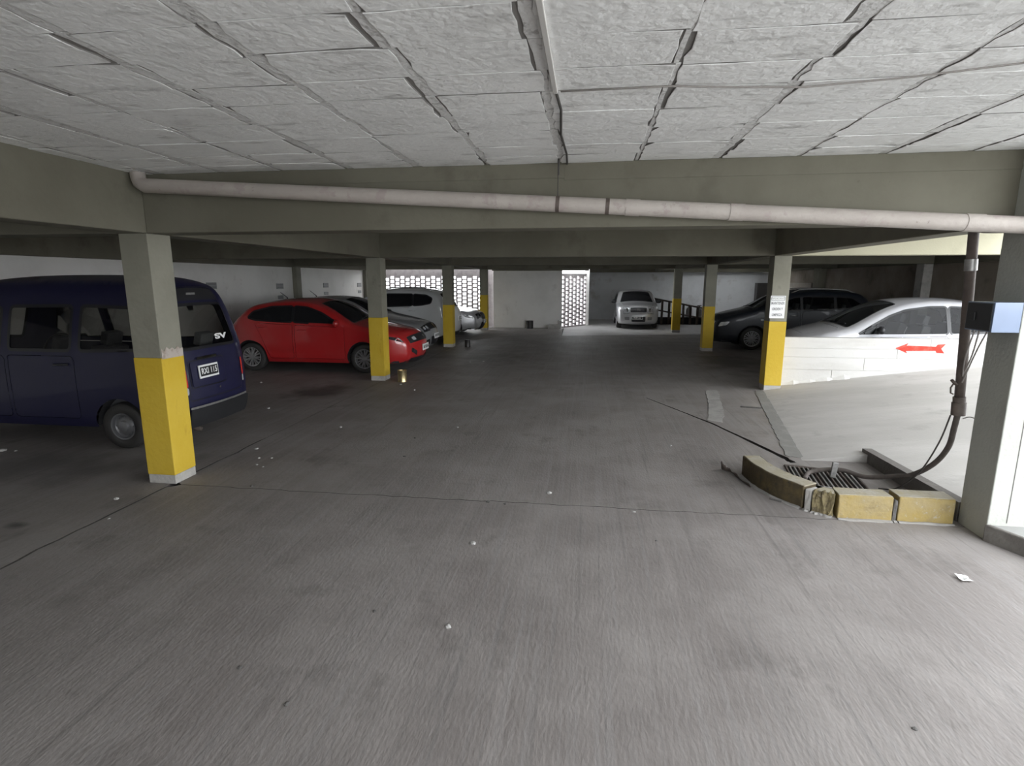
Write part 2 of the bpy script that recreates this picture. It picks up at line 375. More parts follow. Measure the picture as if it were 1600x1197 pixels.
def rpoly(pts, r=0.03, step=0.08):
    """round the corners of a closed polygon and subdivide its edges"""
    pts = [np.array(p[:2], float) for p in pts]; n = len(pts); out = []
    cs = []
    for i in range(n):
        p, a, b = pts[i], pts[i - 1], pts[(i + 1) % n]
        la, lb = np.linalg.norm(a - p), np.linalg.norm(b - p)
        ra, rb = min(r, 0.45 * la), min(r, 0.45 * lb)
        cs.append((p + (a - p) / la * ra, p, p + (b - p) / lb * rb))
    for i in range(n):
        s0, c, s1 = cs[i]
        for t in (0, 0.33, 0.67, 1.0): out.append((1 - t) ** 2 * s0 + 2 * t * (1 - t) * c + t * t * s1)
        nx = cs[(i + 1) % n][0]; L = np.linalg.norm(nx - s1); k = int(L / step)
        for j in range(1, k + 1):
            out.append(s1 + (nx - s1) * j / (k + 1))
    return np.array(out)
def grow(poly, d):
    """offset a closed polygon outwards by d (inwards when negative)"""
    p = np.asarray(poly, float); a = np.roll(p, 1, 0); b = np.roll(p, -1, 0)
    area = 0.5 * np.sum(p[:, 0] * b[:, 1] - b[:, 0] * p[:, 1])
    t = b - a; n = np.stack([t[:, 1], -t[:, 0]], 1); n /= np.maximum(np.linalg.norm(n, axis=1, keepdims=True), 1e-9)
    return p + n * d * (1 if area > 0 else -1)

# ---------------------------------------------------------------- cars
# local frame: x runs from the nose (0) to the tail (L), y across, z up
def chaikin(P, n=2):
    P = np.asarray(P, float)
    for _ in range(n):
        Q = [P[0]]
        for a, b in zip(P[:-1], P[1:]): Q += [0.75 * a + 0.25 * b, 0.25 * a + 0.75 * b]
        Q.append(P[-1]); P = np.array(Q)
    return P
class Shell:
    """body surface: a smooth profile in (x, z), a half width S(x, z), and the skin between the two sides"""
    def __init__(s, prof, W, belt, tumble=0.28, r=0.09, tf=(0.9, 0.20), tr=(0.7, 0.16), zb=0.2, step=0.07):
        p = chaikin(prof, 2)
        sl = np.concatenate([[0], np.cumsum(np.hypot(*(np.diff(p[:, :2], axis=0).T)))])
        n = int(sl[-1] / step) + 1
        s.s = np.linspace(0, sl[-1], n); s.smax = sl[-1]
        s.p = np.stack([np.interp(s.s, sl, p[:, k]) for k in range(3)], 1)
        t = np.gradient(s.p[:, :2], axis=0); t /= np.linalg.norm(t, axis=1, keepdims=True)
        s.n = np.stack([-t[:, 1], t[:, 0]], 1)
        s.W, s.belt, s.tumble, s.r, s.tf, s.tr, s.zb = W, belt, tumble, r, tf, tr, zb
        s.L = p[:, 0].max(); s.x0 = p[:, 0].min()
        s.fs = np.linspace(0, sl[-1], n * 6); s.fp = np.stack([np.interp(s.fs, s.s, s.p[:, k]) for k in range(2)], 1)
        s.itop = int(np.argmax(s.fp[:, 1]))
    def S(s, x, z, edge=False):
        x = np.asarray(x, float); z = np.asarray(z, float)
        w = np.full(x.shape, s.W)
        u = np.clip((s.tf[0] - (x - s.x0)) / s.tf[0], 0, 1); w = w - s.tf[1] * u ** 2.4
        u = np.clip((x - (s.L - s.tr[0])) / s.tr[0], 0, 1); w = w - s.tr[1] * u ** 2.4
        zb = np.interp(x, [s.x0, s.L], s.belt)
        up = np.maximum(z - zb, 0); w = w - s.tumble * up - 0.10 * up ** 2
        lo = np.clip((zb - z) / zb, 0, 1); w = w - 0.025 * np.abs(2 * lo - 0.7) ** 2 * (lo > 0)
        w = w - 0.09 * np.clip((0.36 - z) / 0.2, 0, 1) ** 2
        if edge: return w - s.r
        P = np.stack([x, z], 1); d = segdist(P, s.p[:-1, :2], s.p[1:, :2]); d = np.minimum(d, s.r)
        return w - (s.r - np.sqrt(np.maximum(s.r ** 2 - (s.r - d) ** 2, 0)))
    # parameters of the skin: s along the profile, t across (t = v * W)
    def sf(s, z):       # front: first place as high as z
        return s.fs[int(np.argmax(s.fp[:, 1] >= z))]
    def sr(s, z):       # rear: last place as high as z
        k = np.nonzero(s.fp[:, 1] >= z)[0]; return s.fs[k[-1]]
    def sx(s, x, rear=False):
        k0 = int(np.argmin(s.fp[:s.itop, 0])); k1 = int(np.argmax(s.fp[:, 0]))
        return s.fs[k0 + int(np.argmin(np.abs(s.fp[k0:k1, 0] - x)))]
    def skin(s, V, off=0.0):
        S_, t = V[:, 0], V[:, 1]; v = t / s.W
        e = np.stack([np.interp(S_, s.s, s.p[:, k]) for k in range(3)], 1)
        n = np.stack([np.interp(S_, s.s, s.n[:, k]) for k in range(2)], 1)
        b = e[:, 2] * (1 - np.abs(v) ** 2.2) + off
        y = v * s.S(e[:, 0], e[:, 1], True)
        return np.stack([e[:, 0] + n[:, 0] * b, y, e[:, 1] + n[:, 1] * b], 1)
    def side(s, V, sign, off=0.0):
        return np.stack([V[:, 0], sign * (s.S(V[:, 0], V[:, 1]) + off), V[:, 1]], 1)
def edge_quads(loop, n):
    return
def shell_mesh(jobs, name, mat, parent, smooth=True, thick=0.0):
    """jobs: (points 3D, faces) patches joined into one mesh part"""
    mb = MB()
    for V, F in jobs: mb.add(V, F)
    o = mb.obj(name, mat, parent, smooth)
    if thick:
        md = o.modifiers.new('sheet', 'SOLIDIFY'); md.thickness = thick; md.offset = -1
    return o

def make_wheel(root, x, y, R, w, sign, style, name='wheel'):
    """tyre > rim; sign = +1 outer face towards +y"""
    mb = MB(); rr = R * (0.56 if style == 'steel' else 0.66)
    prof = [(rr * 0.98, -w / 2 + 0.02), (rr + 0.01, -w / 2), (R * 0.93, -w / 2 + 0.004), (R - 0.008, -w / 2 + 0.03), (R, 0), (R - 0.008, w / 2 - 0.03), (R * 0.93, w / 2 - 0.004), (rr + 0.01, w / 2), (rr * 0.98, w / 2 - 0.02)]
    mb.lathe([(r, h * sign) for r, h in prof], 30, 'y')
    ty = mb.obj(name, rubber_m, root, True, fix=True); ty.location = (x, y, R)
    rb = MB(); f = w / 2 - 0.012
    def ring(pr): rb.lathe([(r, h * sign) for r, h in pr], 30, 'y')
    ring([(rr, f - 0.01), (rr * 1.02, f + 0.008), (rr * 0.94, f + 0.006), (rr * 0.90, f - 0.03), (rr * 0.86, -0.05)])
    mat = alloy_m
    if style == 'steel':
        mat = dark_alloy_m
        ring([(rr * 0.90, f - 0.03), (rr * 0.78, f - 0.045), (rr * 0.62, f - 0.02), (rr * 0.45, f - 0.012), (rr * 0.40, f + 0.016), (rr * 0.2, f + 0.026), (0.001, f + 0.028)])
        for k in range(8):
            a = 2 * PI * k / 8; cx, cz = rr * 0.70 * math.cos(a), rr * 0.70 * math.sin(a)
            rb.tube([(cx, (f - 0.06) * sign, cz), (cx, (f - 0.022) * sign, cz)], rr * 0.07, 8)
    elif style == 'cover':
        ring([(rr * 0.92, f), (rr * 0.6, f + 0.014), (rr * 0.25, f + 0.02), (0.001, f + 0.02)])
        for k in range(9):
            a = 2 * PI * k / 9
            rb.add(*bar((math.cos(a) * rr * 0.3, math.sin(a) * rr * 0.3), (math.cos(a) * rr * 0.86, math.sin(a) * rr * 0.86), rr * 0.045, rr * 0.06, (f + 0.01) * sign, (f + 0.03) * sign))
    else:
        ring([(rr * 0.24, f - 0.05), (rr * 0.24, f - 0.006), (rr * 0.16, f + 0.002), (0.001, f + 0.002)])
        for k in range(style):
            a = 2 * PI * k / style + 0.2
            for da in (-0.16, 0.16):
                b = a + da * (1 if style > 6 else 1.25)
                rb.add(*bar((math.cos(a + da * 0.6) * rr * 0.2, math.sin(a + da * 0.6) * rr * 0.2), (math.cos(b) * rr * 0.93, math.sin(b) * rr * 0.93), rr * 0.07, rr * 0.055, (f - 0.035) * sign, (f - 0.002) * sign))
    rim = rb.obj('rim', mat, ty, True, fix=True, angle=0.6)
    db = MB(); db.lathe([(rr * 0.88, (f - 0.06) * sign), (0.001, (f - 0.06) * sign)], 24, 'y')
    db.obj('brake_disc', dark_tin_m, ty, False, fix=True)
    return ty
def bar(p, q, w0, w1, y0, y1):
    p, q = Vector(p), Vector(q); t = (q - p).normalized(); n = Vector((-t.y, t.x))
    c = [p + n * w0, p - n * w0, q - n * w1, q + n * w1]
    vs = [(a.x, y0, a.y) for a in c] + [(a.x, y1, a.y) for a in c]
    return vs, [(0, 1, 2, 3), (7, 6, 5, 4), (0, 4, 5, 1), (1, 5, 6, 2), (2, 6, 7, 3), (3, 7, 4, 0)]

def build_car(name, label, loc, rz, d):
    root = thing(name, label, d.get('cat', 'car'), loc, rz, d.get('group'))
    sh = Shell(d['prof'], d['W'], d['belt'], d.get('tumble', 0.28), d.get('r', 0.09), d.get('tf', (0.9, 0.20)), d.get('tr', (0.7, 0.16)), d.get('zb', 0.2))
    W = sh.W; pm = d['paint']; gm = d['glass']; zb = sh.zb; h = d.get('h', 0.085)
    xf, xr, R = d['wheels']; Ra = R + 0.055
    # side silhouette with wheel arches
    pr = sh.p[:, :2]; sil = [tuple(q) for q in pr if q[1] >= zb]
    bot = []
    xs_ = [sil[-1][0], xr + math.sqrt(max(Ra ** 2 - (R - zb) ** 2, 0.01)), xr - math.sqrt(Ra ** 2 - (R - zb) ** 2), xf + math.sqrt(Ra ** 2 - (R - zb) ** 2), xf - math.sqrt(Ra ** 2 - (R - zb) ** 2), sil[0][0]]
    def seg(a, b): 
        n = max(1, int(abs(a - b) / 0.15)); return [(a + (b - a) * i / n, zb) for i in range(n + 1)]
    def arch(xc):
        a0 = math.asin((zb - R) / Ra); n = 16
        return [(xc + Ra * math.cos(a0 + (PI - 2 * a0) * i / n), R + Ra * math.sin(a0 + (PI - 2 * a0) * i / n)) for i in range(1, n)]
    bot = seg(xs_[0], xs_[1])[1:] + arch(xr) + seg(xs_[2], xs_[3]) + arch(xf) + seg(xs_[4], xs_[5])[:-1]
    outer = np.array(sil + bot)
    ring = [tuple(np.array(q) - k * n) for q, n in zip(pr, sh.n) for k in (0.010, 0.032, 0.065)]
    wins = [rpoly(w, 0.045, 0.10) for w in d['windows']]
    doors = [rpoly(w, 0.05, 0.12) for w in d.get('doors', [])]
    slamps = [(nm, mt, rpoly(w, 0.03, 0.06)) for nm, mt, w in d.get('side_lamps', [])]
    holes = wins + doors
    V, F = tri_region(outer, holes, h, ring)
    # skin over the top with holes for hood, windscreen, rear window
    T = W
    def rect(s0, s1, t0, t1, r=0.06):
        return rpoly([(s0, -t0), (s1, -t1), (s1, t1), (s0, t0)], r, 0.10)
    ws0, ws1 = sh.sx(d['ws'][0]), sh.sx(d['ws'][1]); rw0, rw1 = sh.sx(d['rw'][0]), (sh.sr(d['rw_z']) if 'rw_z' in d else sh.sx(d['rw'][1]))
    wsp = rect(ws0, ws1, W * 0.94, W * 0.90, 0.07); rwp = rect(rw0, rw1, W * 0.86, W * 0.88, 0.09)
    hood = None
    if d.get('hood'):
        hood = rect(sh.sx(d['hood'][0]), sh.sx(d['hood'][1]), W * d.get('hood_w', (0.80, 0.90))[0], W * d.get('hood_w', (0.80, 0.90))[1], 0.08)
    ss = sh.s
    rails = [(a, W) for a in ss]
    o2 = np.array([(a, -W) for a in ss] + [(ss[-1], W * k) for k in np.linspace(-0.8, 0.8, 9)] + [(a, W) for a in ss[::-1]] + [(0, W * k) for k in np.linspace(0.8, -0.8, 9)])
    ex = [(a, k * W) for a in ss for k in (-0.985, -0.95, 0.95, 0.985)]
    hl = [wsp, rwp] + ([hood] if hood is not None else [])
    V2, F2 = tri_region(o2, hl, h, ex)
    jobs = [(sh.side(V, -1), F), (sh.side(V, 1), [f[::-1] for f in F]), (sh.skin(V2), F2)]
    body = shell_mesh(jobs, 'body', pm, root)
    # flat underside and dark lining of the wheel wells, joined as one dark part
    mb = MB(); inn = W - 0.27
    mb.box(sh.x0 + 0.25, sh.L - 0.25, -inn, inn, zb, zb + 0.04)
    for a, b in ((xf + Ra, xr - Ra), (sh.x0 + 0.2, xf - Ra), (xr + Ra, sh.L - 0.2)):
        if b > a: mb.box(a, b, -W + 0.12, W - 0.12, zb + 0.01, zb + 0.05)
    for xc in (xf, xr):
        for sg in (-1, 1):
            n = 14; a0 = math.asin((zb - R) / Ra) + 0.05
            ar = [(xc + (Ra + 0.01) * math.cos(a0 + (PI - 2 * a0) * i / n), R + (Ra + 0.01) * math.sin(a0 + (PI - 2 * a0) * i / n)) for i in range(n + 1)]
            vs = [(x, sg * (W - 0.05), z) for x, z in ar] + [(x, sg * inn, z) for x, z in ar]
            mb.add(vs, [(i, i + 1, n + 2 + i, n + 1 + i) for i in range(n)] + [tuple(range(n + 1, 2 * n + 2))])
    mb.obj('underside', inner_m, root)
    # doors and glass
    for i, w in enumerate(doors):
        for sg in (-1, 1):
            g = grow(w, -0.006); Vd, Fd = tri_region(g, [], h, None)
            dr = shell_mesh([(sh.side(Vd, sg), Fd if sg < 0 else [f[::-1] for f in Fd])], 'door', pm, root)
            if d.get('handles', True):
                xs = w[:, 0]; hx = xs.max() - 0.16; hz = w[:, 1].max() - 0.10
                yy = float(sh.S(np.array([hx]), np.array([hz]))[0])
                hb = MB(); hb.tube([(hx - 0.09, sg * (yy + 0.004), hz), (hx - 0.07, sg * (yy + 0.028), hz), (hx + 0.07, sg * (yy + 0.028), hz + 0.005), (hx + 0.09, sg * (yy + 0.004), hz + 0.005)], 0.012, 8)
                hb.obj('door_handle', d.get('handle_m', pm), dr, True)
    for i, w in enumerate(wins):
        for sg in (-1, 1):
            if d.get('surround', True):
                g1 = grow(w, 0.022); Vd, Fd = tri_region(g1, [grow(w, -0.012)], 0.2)
                shell_mesh([(sh.side(Vd, sg, 0.003), Fd if sg < 0 else [f[::-1] for f in Fd])], 'window_trim', d.get('trim_m', trim_m), root)
            g = grow(w, 0.004); Vd, Fd = tri_region(g, [], 0.12)
            pane = shell_mesh([(sh.side(Vd, sg, -0.004), Fd if sg < 0 else [f[::-1] for f in Fd])], 'side_window', d.get('side_glass', gm), root)
    for nm, w in (('windscreen', wsp), ('rear_window', rwp)):
        Vd, Fd = tri_region(grow(w, 0.006), [], h)
        g = shell_mesh([(sh.skin(Vd, -0.006), Fd)], nm, d.get('rear_glass', gm) if nm == 'rear_window' else gm, root)
        Vb, Fb = tri_region(w, [grow(w, -0.035)], 0.3)
        shell_mesh([(sh.skin(Vb, -0.001), Fb)], 'glass_border', trim_m, g)
    if hood is not None:
        Vd, Fd = tri_region(grow(hood, -0.007), [], h); shell_mesh([(sh.skin(Vd), Fd)], 'hood', pm, root)
        x0 = d['ws'][0]; wb_ = MB()                                   # wipers on the cowl
        for y0 in (-0.1, 0.42):
            a = sh.skin(np.array([[ws0 + 0.02, y0 * W / 0.84], [ws0 + 0.09, (y0 - 0.48) * W / 0.84]]), 0.012)
            wb_.tube([tuple(a[0]), tuple(a[1])], 0.008, 6)
        wb_.obj('wiper', black_m, root)
    for nm, mt, w in slamps:
        for sg in (-1, 1):
            Vd, Fd = tri_region(w, [], 0.06); shell_mesh([(sh.side(Vd, sg, 0.004), Fd if sg < 0 else [f[::-1] for f in Fd])], nm, mt, root)
    # things on the front and rear faces: (name, material, [(z, v)...], offset, mirrored)
    for face, fn in (('front', sh.sf), ('rear', sh.sr)):
        for nm, mt, pl, off, mir in d.get(face, []):
            for sg in ((1, -1) if mir else (1,)):
                w = rpoly([(fn(z), v * W * sg) for z, v in pl], 0.03, 0.06)
                Vd, Fd = tri_region(w, [grow(w, -0.012)] if 'seam' in nm else [], 0.07)
                a = np.array([V2_ for V2_ in w]); ar = 0.5 * np.sum(a[:, 0] * np.roll(a[:, 1], -1) - np.roll(a[:, 0], -1) * a[:, 1])
                shell_mesh([(sh.skin(Vd, off), Fd)], nm, mt, root)
    # plates
    for face, fn in (('front', sh.sf), ('rear', sh.sr)):
        pl = d.get(face + '_plate')
        if pl:
            z, v, tx, bg, fg = pl[:5]; c = sh.skin(np.array([[fn(z), v * W]]), 0.022)[0]; up = sh.skin(np.array([[fn(z + 0.05), v * W]]), 0.022)[0]
            tl = math.atan2(up[0] - c[0], up[2] - c[2])
            pw, ph = pl[5] if len(pl) > 5 else (0.40, 0.13)
            M = Matrix.Translation(c) @ Matrix.Rotation(tl, 4, 'Y') @ Matrix.Rotation(-PI / 2 if face == 'front' else PI / 2, 4, 'Z') @ Matrix.Rotation(PI / 2, 4, 'X')
            pb = MB(); pb.box(-pw / 2, pw / 2, -ph / 2, ph / 2, -0.012, 0.004)
            po = pb.obj('number_plate', plate_m, root, bevel=0.003); po.matrix_local = M
            if bg is not plate_m:
                q = MB(); q.box(-pw / 2 + 0.012, pw / 2 - 0.012, -ph / 2 + 0.022, ph / 2 - 0.022, 0.003, 0.006); q.obj('plate_field', bg, po)
            text(tx, ph * 0.62, (0, 0, 0.0075), (0, 0, 0), fg, po, bold=0.002, sx=pl[6] if len(pl) > 6 else 0.9)
    for x, sg in ((xf, -1), (xf, 1), (xr, -1), (xr, 1)):
        make_wheel(root, x, sg * (W - d.get('track', 0.12)), R, d.get('tyre', 0.19), sg, d.get('rim', 5))
    # door mirrors
    if d.get('mirror'):
        mx, mz = d['mirror']; yy = float(sh.S(np.array([mx]), np.array([mz]))[0])
        for sg in (-1, 1):
            mb = MB(); vs = []; seg = 10
            for k, (u, sc) in enumerate(((-0.01, 0.35), (0.02, 0.8), (0.08, 1.0), (0.15, 0.95), (0.19, 0.6))):
                for j in range(seg):
                    a = 2 * PI * j / seg
                    vs.append((mx + 0.01 + 0.055 * sc * math.cos(a) - 0.15 * u, sg * (yy + u), mz + 0.03 + 0.072 * sc * math.sin(a)))
            mb.add(vs, [(i * seg + j, i * seg + (j + 1) % seg, (i + 1) * seg + (j + 1) % seg, (i + 1) * seg + j) for i in range(4) for j in range(seg)] + [tuple(range(seg)), tuple(4 * seg + j for j in range(seg))])
            mb.obj('side_mirror', d.get('mirror_m', pm), root, True, fix=True)
    if d.get('rails'):
        xa, xb_, m_ = d['rails']
        for sg in (-1, 1):
            pts = []
            for i in range(9):
                x = xa + (xb_ - xa) * i / 8; q = sh.skin(np.array([[sh.sx(x), sg * W * 0.93]]), 0.05 if 0 < i < 8 else 0.0)[0]; pts.append(tuple(q))
            MB().tube(pts, 0.014, 8).obj('roof_rail', m_, root, True)
    if d.get('antenna'):
        x, ln = d['antenna']; q = sh.skin(np.array([[sh.sx(x), 0.0]]), 0.0)[0]
        MB().tube([(q[0], 0, q[2] - 0.01), (q[0] + 0.02, 0, q[2] + 0.03), (q[0] + ln * 0.75, 0, q[2] + ln * 0.62)], [0.02, 0.010, 0.004], 8).obj('antenna', black_m, root, True)
    if d.get('seats'):
        ib = MB(); fx0 = d['ws'][0]
        ib.box(fx0 - 0.05, sh.L - 0.35, -W + 0.14, W - 0.14, 0.34, 0.38)
        ib.box(fx0 - 0.15, fx0 + 0.30, -W + 0.16, W - 0.16, 0.62, d['belt'][0] - 0.06)
        ib.obj('cabin_floor', inner_m, root, bevel=0.02)
        for x, y, w2 in d['seats']:
            sb = MB()
            M = Matrix.Translation((x, y, 0.38))
            sb.box(0, 0.50, -w2, w2, 0.0, 0.20, M)
            T2 = Matrix.Translation((x + 0.46, y, 0.50)) @ Matrix.Rotation(0.28, 4, 'Y')
            sb.box(-0.06, 0.08, -w2, w2, 0.0, 0.55, T2)
            for yy in ((0.0,) if w2 < 0.4 else (-0.36, 0.36)):
                sb.box(-0.04, 0.06, yy - 0.12, yy + 0.12, 0.58, 0.74, T2); sb.box(-0.005, 0.02, yy - 0.05, yy + 0.05, 0.54, 0.60, T2)
            sb.obj('seat', seat_m, root, bevel=0.03)
        if d.get('wheel_at'):
            x, y, z = d['wheel_at']
            pts = [(x + 0.07 * math.sin(2 * PI * k / 20), y + 0.18 * math.cos(2 * PI * k / 20), z + 0.17 * math.sin(2 * PI * k / 20)) for k in range(21)]
            MB().tube(pts, 0.014, 6, False).tube([(x - 0.2, y, z - 0.1), (x, y, z)], 0.03, 8).obj('steering_wheel', black_m, root, True)
    return root, sh

# ================================================================ THE SETTING
YB = [4.35, 9.70, 14.98, 20.32]          # front faces of the pillar rows
CZ, BZ = 2.71, 2.24                      # ceiling and beam soffit heights
PW = 0.27
LX, RX = -3.72, 3.0                      # aisle faces of the two pillar rows

# ---- floor: slabs with real joints over a dirty bed
def make_floor():
    bed = MB(); bed.box(-8.7, 8.7, -3.0, 27.2, -0.30, -0.058)
    fl = struct(bed.obj('floor', gap_m))
    cr = jline((-3.76, -3.0), (-3.76, 5.9), 60, 0.014, 3) + jline((-3.76, 5.9), (-3.76, 18.6), 40, 0.003, 4)[1:]   # long crack by the left pillars
    cross = jline((-3.76, 4.34), (3.0, 4.36), 70, 0.012, 5)
    back = jline((-0.85, 18.6), (8.7, 20.9), 20, 0.004, 6)
    g = 0.0035
    def slab(poly, holes, mat, z=0.0):
        V, F = tri_region(np.array(poly), [np.array(h) for h in holes], 1.2)
        n = len(V); mb = MB(); mb.add([(x, y, z) for x, y in V], F)
        for lp in [poly] + list(holes):
            m = len(lp); mb.add([(x, y, z) for x, y in lp] + [(x, y, -0.06) for x, y in lp], [(i, m + i, m + (i + 1) % m, (i + 1) % m) for i in range(m)])
        ob = mb.obj('slab', mat, fl, fix=False); ob.data.materials.append(gap_m)
        for f in ob.data.polygons:
            if abs(f.normal.z) < 0.5: f.material_index = 1
        return ob
    gc = lambda y: 0.011 if y < 5.9 else 0.003
    left = [(-8.6, -3.0)] + [(x - gc(y), y) for x, y in cr] + [(-3.76 - g, 27.0), (-8.6, 27.0)]
    slab(left, [], floor_m)
    i4 = [k for k, q in enumerate(cr) if q[1] < 4.30]
    near = [(x + gc(y), y) for x, y in cr[:len(i4)]] + [(x, y - g) for x, y in cross[1:]] + [(8.6, 4.36 - g), (8.6, -3.0)]
    slab(near[::-1], [], floor_m)
    # drain pit and the open joint that runs into it
    pit = [(1.93, 5.10), (2.52, 5.00), (2.60, 5.52), (2.02, 5.66)]
    ck = [(0.96, 8.80), (1.66, 7.26), (2.10, 5.92), (2.14, 5.74)]
    a = []; b = []
    r = random.Random(11)
    for (p, q, w0, w1) in ((ck[0], ck[1], 0.004, 0.018), (ck[1], ck[2], 0.018, 0.03), (ck[2], ck[3], 0.03, 0.035)):
        for t in np.linspace(0, 1, 10)[:-1]:
            w = w0 + (w1 - w0) * t; x = p[0] + (q[0] - p[0]) * t; y = p[1] + (q[1] - p[1]) * t
            a.append((x - w * (0.7 + 0.6 * r.random()), y)); b.append((x + w * (0.7 + 0.6 * r.random()), y + 0.01))
    joint = a + [(2.12, 5.76), (2.17, 5.77)] + b[::-1]
    hi = [k for k, q in enumerate(cr) if q[1] > 4.40 and q[1] <= 18.55]
    far = [(x, y + g) for x, y in cross[1:]] + [(8.6, 4.36 + g), (8.6, 20.8)] + [(x, y - g) for x, y in back[::-1]][1:] + [(-1.0, 22.4), (-3.76 + g, 22.4)] + [(cr[k][0] + gc(cr[k][1]), cr[k][1]) for k in hi[::-1]]
    slab(far, [pit, joint], floor_m)
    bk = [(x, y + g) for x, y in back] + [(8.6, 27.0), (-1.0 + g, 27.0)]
    slab(bk, [], back_floor_m)  # slab cut to the light patch, its brightness put into the colour
    # pit under the grate
    m = MB(); m.box(1.85, 2.70, 4.95, 5.75, -0.40, -0.31); m.obj('drain_pit', gap_m, fl)
    # mortar strips at the foot of the ramp
    for poly, mt in (([(2.02, 9.55), (2.22, 9.60), (1.98, 8.1), (1.80, 7.35), (1.62, 7.42), (1.80, 8.2)], patch_l_m), ([(2.84, 9.64), (2.99, 9.64), (2.30, 5.95), (2.13, 5.95)], patch_d_m)):
        pp = rpoly(poly, 0.05, 0.12); pp = pp + np.array([[rnd.uniform(-.012, .012), rnd.uniform(-.02, .02)] for _ in pp])
        MB().prism([tuple(q) for q in pp], 0.0002, 0.005).obj('mortar_patch', mt, fl, fix=True)
    return fl
floor = make_floor()

# ---- ramp that climbs to the street on the far side of the big pillar
def make_ramp():
    mb = MB(); x0 = lambda y: 2.24 + (y - 5.8) * (2.97 - 2.24) / 3.9
    def z(x, y): return max(0.0, 0.135 * (x - x0(y)))
    ys = list(np.linspace(5.86, 9.97, 12)); V = []; F = []
    for y in ys:
        a = x0(y)
        for k in range(13): 
            x = a + (9.6 - a) * k / 12; V.append((x, y, z(x, y) + 0.001))
    for i in range(len(ys) - 1):
        for k in range(12): F.append((i * 13 + k, i * 13 + k + 1, (i + 1) * 13 + k + 1, (i + 1) * 13 + k))
    mb.add(V, F)
    V = []; F = []
    for y in (4.38, 5.1, 5.86):
        for k in range(13):
            x = 2.9 + (9.6 - 2.9) * k / 12; V.append((x, y, z(x, y) + 0.001))
    for i in range(2):
        for k in range(12): F.append((i * 13 + k, i * 13 + k + 1, (i + 1) * 13 + k + 1, (i + 1) * 13 + k))
    mb.add(V, F)
    for k in range(12):
        xa, xb = x0(5.86) + (2.95 - x0(5.86)) * k / 12, x0(5.86) + (2.95 - x0(5.86)) * (k + 1) / 12
        mb.add([(xa, 5.86, -0.02), (xb, 5.86, -0.02), (xb, 5.86, z(xb, 5.86) + 0.001), (xa, 5.86, z(xa, 5.86) + 0.001)], [(0, 1, 2, 3)])
    o = struct(mb.obj('ramp', ramp_m, None, True, angle=0.5))
    kb = MB()                                                   # dark side of the ramp at the drain, slightly proud
    pts = [(2.88, y, max(z(2.9, y) + 0.035, 0.05)) for y in np.linspace(5.98, 4.45, 9)]
    n = len(pts)
    kb.add([(x, y, -0.02) for x, y, _ in pts] + pts + [(x + 0.09, y, zz) for x, y, zz in pts] + [(x + 0.09, y, -0.02) for x, y, zz in pts],
           [(i, i + 1, n + i + 1, n + i) for i in range(n - 1)] + [(n + i, n + i + 1, 2 * n + i + 1, 2 * n + i) for i in range(n - 1)] + [(2 * n + i, 2 * n + i + 1, 3 * n + i + 1, 3 * n + i) for i in range(n - 1)] + [(0, n, 2 * n, 3 * n), (n - 1, 4 * n - 1, 3 * n - 1, 2 * n - 1)])
    kb.obj('ramp_curb', kerb_m, o, fix=True)
    return o
make_ramp()
struct(MB().box(9.6, 40, -12, 30, 0.3, 0.88).obj('street', walk_m))
struct(MB().box(-40, 0.0, 22.6, 45, -0.2, -0.02).obj('patio', walk_m))

# ---- sidewalk step by the big pillar
def sidewalk():
    poly = [(2.90, 4.10), (3.18, 3.55), (3.18, -3.0), (9.6, -3.0), (9.6, 4.36), (2.90, 4.36)]
    o = struct(MB().prism(poly, -0.02, 0.118).obj('sidewalk', walk_m, None, fix=True, bevel=0.012))
    cb = [(2.862, 4.13), (3.143, 3.56), (3.143, -3.0), (3.182, -3.0), (3.182, 3.57), (2.902, 4.13)]
    MB().prism(cb, -0.02, 0.126).obj('curb', kerb_m, o, fix=True, bevel=0.01)
sidewalk()

